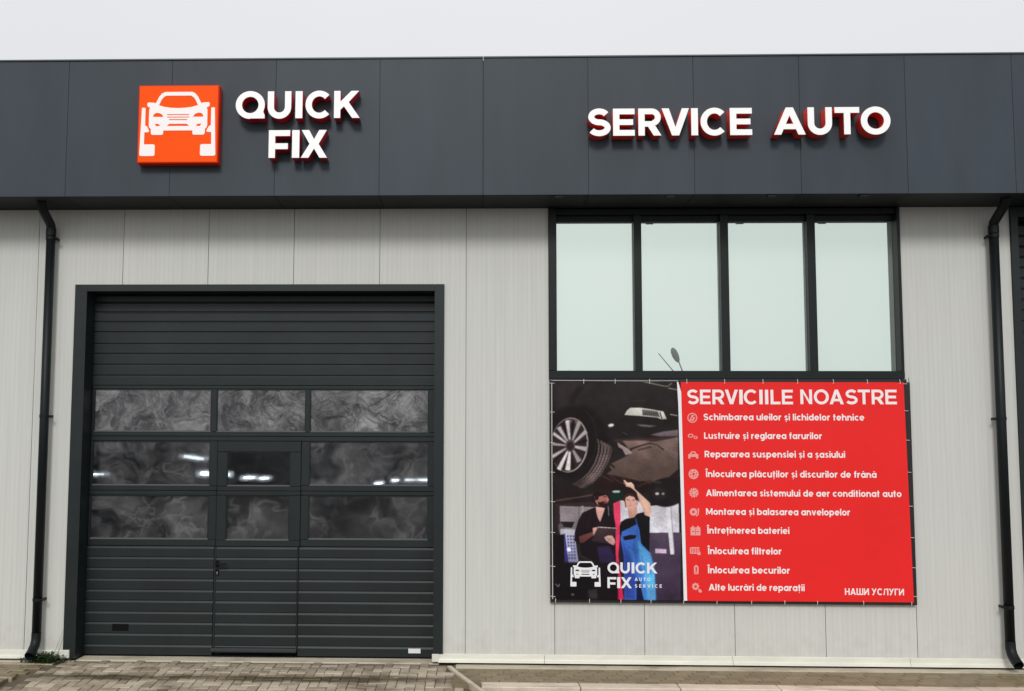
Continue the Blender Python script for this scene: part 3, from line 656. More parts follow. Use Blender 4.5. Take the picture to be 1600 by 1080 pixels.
WK = empty('wicket_door', (-3.4, .19, 0)); WK.parent = B; WK.matrix_parent_inverse = Matrix.Translation(-Vector(B.location))
wy = y-.012
y_old = y; y = wy
slats(WK, -3.882, -2.945, [.075]+low[1:], wy)
for a, b, c_, d_ in ((-3.893, -2.917, 2.352, 2.474), (-3.893, -2.917, 1.900, 1.952), (-3.893, -2.917, 1.850, 1.898), (-3.893, -2.917, 1.262, 1.330)):
    box('rail', a, b, wy, wy+.04, c_, d_, M['dark'], WK, .004)
for a, b, c_, d_ in ((-3.893, -3.778, 1.954, 2.350), (-3.040, -2.917, 1.954, 2.350), (-3.893, -3.782, 1.332, 1.848), (-3.046, -2.917, 1.332, 1.848)):
    box('stile', a, b, wy+.002, wy+.04, c_, d_, M['dark'], WK, .003)
for a, b in ((-3.905, -3.884), (-2.943, -2.928)):
    box('stile', a, b, wy-.003, wy+.04, .075, 1.259, M['dark'], WK, .003)
pane(WK, -3.778, -3.040, 1.952, 2.352, M['film0']); pane(WK, -3.782, -3.046, 1.330, 1.850, M['film3'])
bm = bmesh.new()
prof = [(.0, .118), (-.02, .112), (-.045, .082), (-.045, .068), (0, .064)]
A = [bm.verts.new((-3.915, wy+yy, z)) for yy, z in prof]; C = [bm.verts.new((-2.932, wy+yy, z)) for yy, z in prof]
for k in range(5): bm.faces.new((A[k], A[(k+1) % 5], C[(k+1) % 5], C[k]))
bm.faces.new(A); bm.faces.new(C); done(bm, 'drip_rail', M['dark'], WK)
y = y_old
bm = bmesh.new(); add_box(bm, -3.887, -3.848, wy-.012, wy-.001, 1.025, 1.10)
tube(bm, [(-3.867, wy-.01, 1.062), (-3.867, wy-.05, 1.062), (-3.86, wy-.058, 1.062), (-3.75, wy-.055, 1.062)], .011, 10)
done(bm, 'handle', M['blackplastic'], WK)
bm = bmesh.new(); add_box(bm, -3.880, -3.846, wy-.010, wy-.001, .925, 1.0); done(bm, 'lock_plate', M['blackplastic'], WK)
bm = bmesh.new(); tube(bm, [(-3.863, wy-.009, .965), (-3.863, wy-.018, .965)], .010, 10); add_box(bm, -3.868, -3.858, wy-.0175, wy-.010, .938, .962); done(bm, 'lock_cylinder', M['lock'], WK)

# ---- the next unit's door at the right edge of the view
boxes('door_casing', [(5.192, 5.27, -.03, .24, .02, 5.165), (5.272, 9.0, -.03, .24, 5.05, 5.165)], M['dark'], B)
ND = empty('sectional_door', (7, .2, 0)); ND.parent = B; ND.matrix_parent_inverse = Matrix.Translation(-Vector(B.location))
slats(ND, 5.275, 8.9, [.02+.125*k for k in range(41)], .2)

# ================================================================ DOWNPIPES
def downpipe(X, side, label):
    r = .050; P = empty('downpipe', (X, -.12, 0)); tag(P, label, 'downpipe', 'downpipes on the facade')
    yw = -.10
    bm = bmesh.new(); tube(bm, [(X+.0, yw, 4.93), (X, yw, .30)], r, 20); done(bm, 'pipe', M['pipe'], P, smooth=True)
    bm = bmesh.new(); tube(bm, [(X, -.36, 5.176), (X, -.345, 5.12), (X, -.29, 5.075), (X, -.16, 4.995), (X, -.115, 4.965), (X, yw, 4.925)], r+.001, 20, False); done(bm, 'elbow', M['pipe'], P, smooth=True)
    bm = bmesh.new(); tube(bm, [(X, yw, 4.925), (X, yw, 4.84)], r+.006, 20); done(bm, 'socket', M['pipe'], P)
    bm = bmesh.new(); path = [(X, yw, .32), (X, yw-.003, .24), (X, yw-.03, .18), (X, yw-.09, .125), (X, yw-.15, .09)]
    tube(bm, path, r+.003, 20, False); tube(bm, [path[-1], path[-2], path[-3]], r-.004, 20, False); done(bm, 'outlet', M['pipe'], P, smooth=True)
    for z in (4.81, 2.75, .685):
        bm = bmesh.new(); tube(bm, [(X, yw, z-.018), (X, yw, z+.018)], r+.005, 20)
        add_box(bm, X+side*.055-.003, X+side*.055+.003, yw-.0, -.001, z-.014, z+.014)
        tube(bm, [(X+side*.05, yw-.01, z), (X+side*.088, yw-.01, z)], .011, 8); done(bm, 'bracket', M['pipe'], P)
    return P
downpipe(-5.815, 1, 'dark round downpipe left of the sectional door, weeds at its foot')
downpipe(4.955, -1, 'dark round downpipe at the right edge, beyond the banner')

# ================================================================ SIGNS
def channel(name, letters, zb, zt, s, mret, parent):
    for ch, x0, x1 in letters:
        P = place(ch, x0, x1, zb, zt, s)
        o = plate('letter', P, -.690, -.572, mret, parent)
        f = plate('letter_face', P, -.6965, -.6905, M['face'], None); f.parent = o; f.matrix_parent_inverse = o.matrix_world.inverted() if False else Matrix.Translation(-Vector(parent.location))
        if False: pass
Q = [('Q', -3.526, -3.205), ('U', -3.173, -2.914), ('I', -2.867, -2.790), ('C', -2.756, -2.465), ('K', -2.442, -2.160)]
FX = [('F', -3.154, -2.92), ('I', -2.897, -2.817), ('X', -2.80, -2.512)]
SV = [('S', .323, .575), ('E', .599, .832), ('R', .872, 1.119), ('V', 1.125, 1.419), ('I', 1.442, 1.514), ('C', 1.542, 1.829), ('E', 1.858, 2.094)]
AU = [('A', 2.328, 2.666), ('U', 2.691, 2.95), ('T', 2.98, 3.243), ('O', 3.257, 3.573)]
def signset(name, loc, label, sets, mret):
    P = empty(name, loc); tag(P, label, 'sign', 'illuminated signs on the fascia')
    for letters, zb, zt in sets:
        for ch, x0, x1 in letters:
            pl = place(ch, x0, x1, zb, zt, .228)
            o = plate('letter', pl, -.700, -.572, mret, P)
            f = plate('letter_face', pl, -.7065, -.7005, M['face']); f.parent = o
    return P
signset('lettering_sign', (-2.85, -.56, 5.55), 'white QUICK FIX channel letters in two rows with dark red sides', [(Q, 6.000, 6.303), (FX, 5.557, 5.866)], M['ret'])
signset('lettering_sign', (1.95, -.56, 5.78), 'white SERVICE AUTO channel letters in one row above the window', [(SV, 5.784, 6.084), (AU, 5.786, 6.086)], M['ret2'])

LB = empty('logo_sign', (-4.17, -.56, 5.51)); tag(LB, 'orange square lightbox sign with a white car on a lift', 'sign', 'illuminated signs on the fascia')
bm = bmesh.new(); add_box(bm, -4.617, -3.72, -.672, -.566, 5.512, 6.393); done(bm, 'box_body', M['oside'], LB, .006)
box('sign_face', -4.606, -3.731, -.6790, -.6725, 5.523, 6.382, M['orange'], LB, .004)
def car_logo(x0, x1, z0, z1):
    """front view of a car between two lift posts; coordinates traced in a 955 x 940 field about its middle"""
    def T(P): return [(x0+(x1-x0)*(.5+s/955), z0+(z1-z0)*(1-(yy-60)/940)) for s, yy in P]
    def mir(P): return [(-s, yy) for s, yy in P]
    half = [(0, 145), (-163, 145), (-200, 162), (-233, 200), (-275, 283), (-293, 274), (-363, 270), (-378, 285), (-376, 310), (-364, 325), (-340, 335),
            (-352, 360), (-353, 545), (-346, 572), (-326, 592), (-325, 640), (-318, 655), (-305, 662), (-190, 662), (-178, 652), (-175, 610), (0, 610)]
    body = half+mir(half[1:-1])[::-1]
    win_ = [(0, 190), (-150, 190), (-182, 210), (-205, 240), (-236, 305), (-170, 325), (-80, 337), (0, 340)]
    win = win_+mir(win_[1:-1])[::-1]
    hl = [(-303, 445), (-300, 425), (-283, 403), (-245, 396), (-205, 410), (-188, 428), (-180, 447)]
    fg = [(-283, 530), (-235, 530), (-215, 555), (-262, 558)]
    lg = [(-135, 556), (-105, 530), (105, 530), (135, 556)]
    bars = [[(-135, yy), (135, yy), (130, yy+11), (-130, yy+11)] for yy in (414, 444)]+[[(-112, 474), (112, 474), (105, 485), (-105, 485)]]
    post = [(-440, 335), (-397, 335), (-396, 548), (-372, 560), (-345, 612), (-352, 628), (-403, 632), (-405, 775), (-288, 775), (-273, 788), (-273, 902), (-290, 915), (-442, 915), (-458, 902)]
    return ([T(body), T(win), T(hl), T(mir(hl)), T(fg), T(mir(fg)), T(lg)]+[T(b) for b in bars]), [T(post)], [T(mir(post))]
c0, pl_, pr_ = car_logo(-4.608, -3.729, 5.512, 6.393)
plate('car_emblem', c0, -.6825, -.680, M['logow'], LB); plate('lift_post_emblem', pl_, -.6825, -.680, M['logow'], LB); plate('lift_post_emblem', pr_, -.6825, -.680, M['logow'], LB)

# ================================================================ BANNER
BN = empty('banner', (1.95, -.05, .69)); tag(BN, 'red and photo printed vinyl banner listing car services below the window', 'banner')
yb = -.062
boxes('banner_frame', [(-.05, 3.955, -.045, -.003, 3.160, 3.192), (-.05, -.018, -.045, -.003, .69, 3.158), (3.905, 3.990, -.045, -.003, .69, 3.158), (-.018, 3.904, -.045, -.003, .69, .722)], M['black'], BN)
# printed photograph, painted here as an image in memory
PPM = 400; IW, IH = int(1.47*PPM), int(2.44*PPM)
img = np.zeros((IH, IW, 3))
def to_img(x, yy):
    X = (x-(863.2+(yy-597)*.006))*(1.448/(200+(yy-597)*.0264)); Zd = (yy-597)*2.44/341
    return X*PPM, Zd*PPM
Z1c = lambda P: [to_img(850+x/5.683, 580+yy/5.683) for x, yy in P]
Z2c = lambda P: [to_img(850+x/5.4, 750+yy/5.4) for x, yy in P]
def fill(P, col, col2=None, a=1., vert=True, soft=0):
    P = np.array(P); x0, y0 = np.floor(P.min(0)).astype(int)-1-3*soft; x1, y1 = np.ceil(P.max(0)).astype(int)+1+3*soft
    x0 = max(x0, 0); y0 = max(y0, 0); x1 = min(x1, IW); y1 = min(y1, IH)
    if x1 <= x0 or y1 <= y0: return
    X, Y = np.meshgrid(np.arange(x0, x1)+.5, np.arange(y0, y1)+.5); ins = np.zeros(X.shape, bool)
    for (ax, ay), (bx, by) in zip(P, np.roll(P, -1, 0)):
        if ay == by: continue
        c_ = ((ay > Y) != (by > Y)) & (X < (bx-ax)*(Y-ay)/(by-ay)+ax); ins ^= c_
    m_ = ins.astype(float)
    if soft: m_ = blur(m_[..., None], soft)[..., 0]
    m_ = (m_*a)[..., None]; c1 = np.array(col, float)
    if col2 is not None:
        t_ = ((Y-y0)/max(1, y1-y0) if vert else (X-x0)/max(1, x1-x0))[..., None]; c1 = c1*(1-t_)+np.array(col2)*t_
    img[y0:y1, x0:x1] = img[y0:y1, x0:x1]*(1-m_)+c1*m_
def blur(A, s):
    r = int(3*s)+1; k = np.exp(-np.arange(-r, r+1)**2/(2*s*s)); k /= k.sum()
    for ax in (0, 1):
        pad = [(0, 0)]*3; pad[ax] = (r, r); Bp = np.pad(A, pad, 'edge'); o = np.zeros_like(A)
        for i, w_ in enumerate(k):
            sl = [slice(None)]*3; sl[ax] = slice(i, i+A.shape[ax]); o += w_*Bp[tuple(sl)]
        A = o
    return A
def ell(cx, cy, rx, ry, rot=0, a0=0, a1=360, n=48):
    c_, s_ = math.cos(rad(rot)), math.sin(rad(rot))
    return [(cx+rx*math.cos(t)*c_-ry*math.sin(t)*s_, cy+rx*math.cos(t)*s_+ry*math.sin(t)*c_) for t in [rad(a0+(a1-a0)*i/n) for i in range(n+1)]]
def line(conv, P, w, col, a=1., soft=0, w2=None):
    for i, ((ax, ay), (bx, by)) in enumerate(zip(P, P[1:])):
        d = math.hypot(bx-ax, by-ay) or 1; nx, ny = -(by-ay)/d/2, (bx-ax)/d/2; e_ = w2 if w2 else w
        fill(conv([(ax+nx*w, ay+ny*w), (bx+nx*e_, by+ny*e_), (bx-nx*e_, by-ny*e_), (ax-nx*w, ay-ny*w)]), col, None, a, soft=soft)
c255 = lambda *c_: tuple(v/255 for v in c_)
img[:] = c255(40, 34, 34)
fill(Z1c([(90, 90), (1200, 90), (1200, 420), (600, 420), (300, 250)]), c255(50, 45, 44), c255(40, 36, 36), soft=14)
fill(Z1c([(90, 100), (450, 100), (300, 300), (90, 420)]), c255(58, 51, 50), c255(44, 38, 38), soft=14)
fill(Z1c([(300, 130), (360, 140), (270, 300), (210, 290)]), c255(38, 33, 33), soft=5)
fill(Z1c(ell(270, 640, 300, 330, 10)), c255(30, 24, 25), soft=8)
line(Z1c, ell(215, 640, 250, 330, 12, -75, 30, 20), 6, c255(62, 50, 50), .7, 2)
# bonnet lines, headlamp, bumper
line(Z1c, [(880, 95), (960, 112), (1070, 136), (1100, 134), (1130, 108)], 9, c255(150, 142, 128), .9, 1)
line(Z1c, [(1100, 152), (1190, 170)], 12, c255(150, 142, 128), .9, 1)
line(Z1c, [(780, 270), (900, 262)], 10, c255(66, 58, 56), .8, 3)
fill(Z1c([(715, 395), (740, 350), (770, 328), (850, 328), (940, 340), (1060, 362), (1092, 430), (1040, 432), (1010, 418), (870, 404)]), c255(222, 220, 212), c255(190, 188, 180), soft=1)
fill(Z1c([(872, 345), (1010, 362), (1035, 414), (985, 408), (876, 395)]), c255(105, 100, 96), soft=1)
for k in range(8): line(Z1c, [(885+k*17, 372), (890+k*17, 398)], 7, c255(60, 55, 54), 1)
line(Z1c, [(1030, 368), (1050, 430)], 8, c255(45, 40, 40))
fill(Z1c([(820, 480), (900, 480), (1005, 492), (940, 502), (870, 496)]), c255(120, 114, 114), soft=2)
line(Z1c, [(1120, 388), (1190, 400)], 10, c255(160, 156, 150), 1, 1)
fill(Z1c(ell(598, 487, 26, 14, -10)), c255(240, 235, 230), soft=2); line(Z1c, [(565, 480), (590, 520)], 4, c255(120, 110, 110), .8)
line(Z1c, [(700, 548), (745, 572)], 8, c255(90, 82, 82), .8, 1)
fill(Z1c([(945, 572), (1060, 542), (1195, 525), (1195, 585), (1030, 585)]), c255(132, 116, 122), c255(105, 92, 98), soft=2)
fill(Z1c([(610, 615), (900, 600), (1195, 590), (1200, 640), (900, 680), (650, 640)]), c255(70, 52, 50), soft=4)
# underbody
fill(Z1c([(640, 860), (600, 830), (760, 750), (790, 700), (960, 640), (1195, 590), (1200, 880), (1120, 950), (1000, 985), (860, 985), (700, 950), (560, 925)]), c255(128, 108, 102), c255(84, 66, 60), soft=2)
fill(Z1c([(700, 625), (900, 622), (1000, 640), (900, 668), (780, 690), (760, 700)]), c255(140, 116, 108), c255(110, 88, 82), soft=2)
fill(Z1c([(655, 640), (690, 660), (760, 700), (790, 735), (730, 755), (700, 700), (665, 680)]), c255(160, 142, 140), soft=1)
line(Z1c, [(770, 700), (850, 672), (950, 645), (1010, 660), (1070, 705)], 13, c255(52, 38, 36), .9, 1)
for k in range(6): fill(Z1c(ell(850+k*20, 705-k*5, 11, 8)), c255(70, 50, 46), soft=1)
line(Z1c, [(860, 740), (900, 790), (1010, 830), (1100, 880)], 4, c255(88, 70, 62), .9, 1); line(Z1c, [(700, 790), (850, 830), (1000, 870)], 4, c255(96, 76, 68), .8, 1)
line(Z1c, [(1100, 760), (1190, 800)], 5, c255(80, 62, 56), .8, 1); line(Z1c, [(960, 640), (1190, 740)], 5, c255(160, 140, 130), .5, 2)
fill(Z1c([(540, 920), (700, 950), (860, 985), (1000, 985), (1120, 950), (1200, 880), (1200, 1000), (1190, 1090), (400, 1090), (480, 980)]), c255(48, 32, 30), c255(36, 24, 24), soft=3)
for k in range(7):
    line(Z1c, [(500+k*95, 930+k*9), (620+k*85, 985+(k % 3)*22)], 7, c255(110, 82, 68), .6, 2)
line(Z1c, [(590, 850), (620, 880)], 14, c255(130, 100, 80), .9, 1)
# tyre tread
for k, (o_, w_, c_) in enumerate(((0, 16, 120), (30, 20, 134), (58, 20, 150), (86, 20, 140), (110, 14, 108))):
    pts = [(480+o_*.95, 610+o_*.5), (492+o_, 660+o_*.35), (486+o_, 740), (455+o_, 830), (405+o_*.95, 910+o_*.1), (340+o_*.9, 970+o_*.22), (262+o_*.8, 1018+o_*.3)]
    line(Z1c, pts, w_, c255(c_, c_-18, c_-20), .85, 1)
    for j in range(24):
        t_ = j/23*(len(pts)-1); i_ = min(int(t_), len(pts)-2); f_ = t_-i_; px_ = pts[i_][0]*(1-f_)+pts[i_+1][0]*f_; py_ = pts[i_][1]*(1-f_)+pts[i_+1][1]*f_
        line(Z1c, [(px_-9, py_-5), (px_+9, py_+4)], 4, c255(52, 40, 40), .8)
fill(Z1c([(440, 1020), (300, 1090), (200, 1090), (240, 1010), (330, 960)]), c255(36, 26, 27), a=.55, soft=12)
# alloy rim
fill(Z1c(ell(228, 664, 168, 246, 6)), c255(170, 156, 156), soft=1)
fill(Z1c(ell(222, 664, 158, 238, 6)), c255(52, 40, 42), soft=1)
fill(Z1c([(195, 430), (320, 440), (330, 470), (200, 468)]), c255(120, 96, 96), a=.8, soft=2)
for (sx, sy, w_, br) in ((208, 445, 34, 205), (318, 452, 40, 172), (378, 540, 36, 190), (380, 700, 42, 205), (318, 812, 44, 160), (213, 890, 42, 232), (132, 885, 36, 236), (74, 770, 28, 190), (66, 655, 22, 170), (130, 505, 36, 180), (84, 560, 26, 200)):
    ux, uy = sx-236, sy-672
    line(Z1c, [(236+ux*.2, 672+uy*.2), (sx, sy)], 20, c255(br-40, br-50, br-50), 1, 1, w2=w_+7)
    line(Z1c, [(236+ux*.26, 672+uy*.26), (sx, sy)], 10, c255(br, br-6, br-8), 1, 1, w2=w_-8)
for sx, sy in ((262, 445), (385, 620), (265, 875), (70, 830), (168, 470)): line(Z1c, [(236+(sx-236)*.4, 672+(sy-672)*.4), (sx, sy)], 6, c255(28, 20, 22), .9, 1, w2=26)
fill(Z1c(ell(236, 672, 42, 54)), c255(88, 70, 74), soft=1); fill(Z1c(ell(236, 674, 29, 38)), c255(48, 34, 38), soft=1)
# -- lower half
fill(Z2c([(95, 200), (450, 190), (450, 430), (95, 430)]), c255(60, 46, 48), c255(40, 30, 32), soft=3)
fill(Z2c([(135, 228), (440, 236), (430, 330), (300, 340), (290, 420), (270, 440), (250, 460), (140, 470)]), c255(150, 138, 140), c255(128, 118, 126), soft=1)
line(Z2c, [(330, 225), (332, 300)], 18, c255(170, 160, 164), .8, 1); line(Z2c, [(300, 230), (300, 340)], 6, c255(90, 80, 86), .8)
fill(Z2c([(640, 180), (800, 180), (860, 230), (1150, 200), (1160, 450), (640, 460)]), c255(212, 208, 216), c255(226, 224, 234), soft=1)
fill(Z2c([(880, 450), (1175, 445), (1178, 1010), (880, 1010)]), c255(88, 74, 94), c255(64, 48, 70), soft=1)
line(Z2c, [(1170, 660), (950, 600)], 4, c255(60, 48, 66), .5, 1)
fill(Z2c([(1040, 225), (1082, 225), (1120, 628), (1086, 630)]), c255(232, 230, 236), soft=1); line(Z2c, [(1084, 230), (1119, 620)], 8, c255(170, 166, 180), .9)
fill(Z2c([(955, 580), (1052, 586), (1054, 622), (957, 618)]), c255(214, 190, 218), soft=1)
fill(Z2c([(80, 90), (700, 90), (800, 120), (640, 180), (440, 190), (80, 215)]), c255(44, 32, 32), c255(38, 28, 30), soft=2)
line(Z2c, [(95, 186), (260, 160), (430, 132)], 9, c255(122, 100, 90), .8, 2)
line(Z2c, [(300, 75), (380, 30), (430, 5)], 9, c255(130, 112, 106), .7, 2)
fill(Z2c(ell(1045, 110, 158, 122, -4)), c255(34, 28, 30), soft=2); fill(Z2c(ell(985, 120, 60, 50, 20)), c255(46, 38, 40), soft=3)
fill(Z2c(ell(966, 122, 17, 12)), c255(200, 196, 196), soft=1); fill(Z2c(ell(1016, 122, 13, 10)), c255(150, 146, 148), soft=1)
line(Z2c, [(800, 60), (900, 20), (1000, 30)], 8, c255(110, 84, 72), .6, 2)
fill(Z2c([(570, 110), (650, 95), (690, 110), (680, 165), (610, 200), (560, 160)]), c255(26, 44, 40), soft=2)
fill(Z2c([(580, 102), (620, 94), (656, 100), (640, 116), (590, 114)]), c255(190, 202, 196), soft=1)
# pink column
fill(Z2c([(592, 205), (652, 180), (656, 420), (640, 640), (690, 1006), (634, 1006), (606, 640), (604, 380)]), c255(236, 74, 112), c255(232, 40, 92), soft=1)
# machine on the left
fill(Z2c([(80, 470), (180, 470), (200, 1010), (80, 1010)]), c255(24, 18, 20), soft=2)
fill(Z2c([(172, 462), (212, 468), (250, 900), (215, 900), (180, 780)]), c255(70, 66, 150), c255(50, 44, 110), soft=1)
fill(Z2c([(180, 450), (262, 446), (290, 640), (300, 700), (215, 720)]), c255(206, 206, 226), c255(150, 150, 190), soft=1)
for r_ in range(8):
    for q_ in range(3): fill(Z2c([(198+q_*24+r_*2, 475+r_*26), (214+q_*24+r_*2, 474+r_*26), (215+q_*24+r_*2, 491+r_*26), (199+q_*24+r_*2, 492+r_*26)]), c255(96, 98, 140), soft=1)
fill(Z2c(ell(215, 594, 17, 17)), c255(245, 245, 252), soft=1)
fill(Z2c([(140, 360), (262, 362), (240, 412), (150, 405)]), c255(34, 28, 32), soft=1); fill(Z2c([(120, 385), (160, 375), (185, 440), (130, 455)]), c255(100, 92, 96), soft=3)
fill(Z2c([(140, 420), (270, 425), (268, 452), (180, 462), (140, 470)]), c255(196, 194, 206), soft=2)
fill(Z2c([(150, 700), (640, 700), (640, 1012), (80, 1012)]), c255(26, 20, 24), c255(20, 16, 20), soft=3)
line(Z2c, [(100, 880), (125, 905), (135, 880)], 8, c255(170, 160, 160), .8, 1); fill(Z2c(ell(250, 968, 14, 8)), c255(130, 110, 100), soft=2)
fill(Z2c([(380, 930), (460, 920), (470, 1000), (390, 1000)]), c255(56, 48, 50), soft=4)
# first mechanic: dark clothes, tablet
fill(Z2c([(430, 240), (380, 262), (330, 285), (295, 350), (268, 440), (262, 520), (300, 545), (322, 640), (450, 720), (470, 1010), (636, 1010), (618, 640), (612, 380), (596, 300), (540, 236), (500, 250)]), c255(34, 24, 30), c255(24, 18, 24), soft=1)
line(Z2c, [(300, 545), (312, 640), (440, 700)], 4, c255(120, 112, 120), .5, 1)
fill(Z2c([(442, 232), (522, 244), (512, 280), (482, 362), (462, 330), (450, 290)]), c255(226, 178, 166), c255(200, 150, 140), soft=1)
fill(Z2c(ell(455, 160, 44, 52, 10)), c255(34, 22, 22), soft=1)
fill(Z2c([(430, 150), (462, 130), (515, 122), (546, 150), (556, 178), (540, 212), (505, 232), (462, 222), (440, 195)]), c255(196, 128, 118), c255(150, 96, 90), soft=1)
fill(Z2c([(462, 190), (480, 196), (505, 188), (530, 196), (545, 206), (525, 236), (490, 232), (466, 220)]), c255(46, 24, 26), soft=1)
fill(Z2c([(432, 120), (520, 118), (545, 130), (470, 148), (462, 175), (436, 180)]), c255(38, 24, 24), soft=1)
line(Z2c, [(508, 150), (536, 148)], 7, c255(60, 30, 32), .9, 1); fill(Z2c([(540, 160), (558, 172), (548, 184), (536, 178)]), c255(214, 140, 130), soft=1)
line(Z2c, [(512, 204), (534, 200)], 5, c255(190, 120, 118), .9, 1)
line(Z2c, [(550, 230), (555, 310)], 8, c255(150, 140, 150), .9, 1)
line(Z2c, [(400, 300), (370, 420)], 8, c255(54, 40, 48), .7, 3)
fill(Z2c([(300, 485), (350, 465), (420, 445), (418, 410), (470, 405), (466, 440), (430, 470), (340, 535), (310, 540)]), c255(150, 88, 82), c255(96, 52, 54), soft=1)
fill(Z2c([(418, 412), (468, 402), (468, 425), (450, 446), (424, 478)]), c255(214, 160, 150), soft=1)
fill(Z2c([(462, 405), (620, 414), (604, 470), (580, 548), (540, 540), (408, 520)]), c255(74, 56, 60), c255(52, 38, 44), soft=1)
line(Z2c, [(464, 404), (622, 413)], 7, c255(206, 190, 196), 1)
fill(Z2c([(518, 488), (548, 474), (585, 474), (606, 500), (614, 530), (600, 556), (562, 540), (530, 512)]), c255(226, 184, 174), c255(204, 156, 150), soft=1)
for k in range(3): line(Z2c, [(526+k*12, 490+k*8), (566+k*10, 500+k*9)], 3, c255(160, 108, 104), .7)
fill(Z2c([(458, 572), (560, 560), (606, 640), (604, 702), (480, 700)]), c255(58, 42, 84), c255(48, 36, 66), soft=3)
# second mechanic: blue overalls, arm raised
fill(Z2c([(700, 335), (660, 360), (648, 400), (652, 480), (672, 700), (910, 700), (906, 600), (906, 316), (880, 270), (800, 290), (760, 320)]), c255(26, 24, 28), c255(20, 20, 24), soft=1)
fill(Z2c([(790, 110), (740, 70), (700, 62), (690, 30), (676, 12), (688, 8), (710, 30), (745, 26), (768, 50), (775, 82), (830, 130), (905, 198), (920, 240), (908, 318), (862, 302), (846, 250), (822, 212)]), c255(240, 204, 184), c255(222, 180, 160), soft=1)
for k in range(3): line(Z2c, [(702+k*15, 40+k*5), (712+k*14, 66+k*6)], 3, c255(150, 100, 88), .8)
line(Z2c, [(676, 30), (700, 44)], 9, c255(190, 130, 116), .9, 1)
line(Z2c, [(800, 140), (850, 230), (870, 300)], 8, c255(186, 138, 122), .6, 2)
fill(Z2c(ell(728, 164, 50, 46, -10)), c255(70, 42, 40), soft=1)
fill(Z2c([(692, 190), (700, 155), (730, 140), (770, 150), (794, 188), (792, 238), (770, 276), (738, 272), (708, 240)]), c255(228, 182, 166), c255(200, 150, 136), soft=1)
fill(Z2c([(714, 240), (760, 272), (796, 230), (800, 275), (776, 320), (728, 332)]), c255(212, 164, 148), c255(190, 140, 126), soft=1)
line(Z2c, [(708, 172), (732, 178)], 6, c255(90, 56, 52), .9, 1); line(Z2c, [(754, 178), (778, 174)], 6, c255(90, 56, 52), .9, 1); line(Z2c, [(738, 176), (734, 200), (744, 204)], 4, c255(178, 120, 106), .9)
line(Z2c, [(722, 220), (756, 224)], 5, c255(176, 96, 92), .9, 1); fill(Z2c([(786, 188), (802, 186), (804, 214), (790, 220)]), c255(200, 146, 132), soft=1)
line(Z2c, [(694, 190), (700, 240)], 8, c255(66, 38, 36), .8, 1)
fill(Z2c([(668, 440), (720, 416), (800, 376), (818, 420), (836, 540), (912, 618), (950, 740), (968, 1008), (862, 1008), (820, 820), (800, 1008), (696, 1008), (690, 760), (686, 640), (656, 500)]), c255(66, 108, 196), c255(72, 140, 220), soft=1)
fill(Z2c([(800, 480), (840, 560), (912, 618), (950, 740), (968, 1008), (900, 1008), (860, 800), (820, 640)]), c255(96, 180, 238), c255(110, 186, 240), a=.9, soft=4)
fill(Z2c([(668, 500), (720, 600), (760, 700), (800, 820), (790, 1008), (696, 1008), (690, 760), (676, 600)]), c255(44, 62, 140), c255(52, 66, 160), a=.8, soft=5)
fill(Z2c([(676, 484), (736, 468), (792, 470), (786, 498), (740, 506), (692, 514)]), c255(24, 22, 38), soft=1)
line(Z2c, [(786, 330), (800, 400), (806, 520)], 9, c255(56, 96, 186), .9, 1)
for (p0, p1) in (((720, 560), (760, 700)), ((770, 540), (800, 690)), ((840, 640), (870, 760)), ((700, 540), (780, 600)), ((900, 700), (930, 840))): line(Z2c, [p0, p1], 7, c255(40, 70, 150), .55, 2)
fill(Z2c([(800, 820), (862, 1008), (800, 1008)]), c255(24, 26, 70), soft=2)
fill(Z2c([(902, 800), (950, 800), (952, 910), (912, 910)]), c255(96, 196, 240), soft=1)
_n = blur(rng.normal(0, 1, (IH//8+1, IW//8+1, 1)), 1.6); _n = np.kron(_n/_n.std(), np.ones((8, 8, 1)))[:IH, :IW]
_f = blur(rng.normal(0, 1, (IH, IW, 1)), 1.5); _f /= _f.std()
img = np.clip(img*(1+.05*blur(_n, 4)+.03*_f), 0, 1)
img = img*.94-.006+.06*img**2
img = blur(np.clip(img, 0, 1), 1.25)
img = np.clip(img+rng.normal(0, .006, img.shape), 0, 1)
pix = np.ones((IH, IW, 4), np.float32); pix[..., :3] = img[::-1]
im = bpy.data.images.new('banner_print', IW, IH); im.pixels.foreach_set(pix.ravel()); im.pack()
pm = bpy.data.materials.new('photo_print'); pm.use_nodes = True
ti = pm.node_tree.nodes.new('ShaderNodeTexImage'); ti.image = im; ti.extension = 'EXTEND'
pb = pm.node_tree.nodes['Principled BSDF']; pb.inputs['Roughness'].default_value = .6; pb.inputs['Specular IOR Level'].default_value = .12
pm.node_tree.links.new(ti.outputs[0], pb.inputs['Base Color'])
def bulge(x, z): return yb+.004*math.sin(x*2.3+.6)*math.sin(z*2.1)+.0022*math.sin(x*5.5+z*1.3)   # vinyl is not perfectly flat
def sheet(name, outline_x, z0, z1, m, dy=0., uv=False, nx=24, nz=24):
    bm = bmesh.new(); uvl = bm.loops.layers.uv.new('UVMap'); V = {}
    for i in range(nx+1):
        for j in range(nz+1):
            t_ = j/nz; xa, xb = outline_x(t_); x_ = xa+(xb-xa)*i/nx; z_ = z0+(z1-z0)*t_; V[i, j] = bm.verts.new((x_, bulge(x_, z_)+dy, z_))
    for i in range(nx):
        for j in range(nz):
            f_ = bm.faces.new((V[i, j], V[i+1, j], V[i+1, j+1], V[i, j+1]))
            for lp in f_.loops: lp[uvl].uv = ((lp.vert.co.x+.018)/1.47, (lp.vert.co.z-(3.157-2.44))/2.44)
    me = bpy.data.meshes.new(name); bm.to_mesh(me); bm.free()
    for p in me.polygons: p.use_smooth = True
    o = link(name, me, m); wparent(o, BN); return o
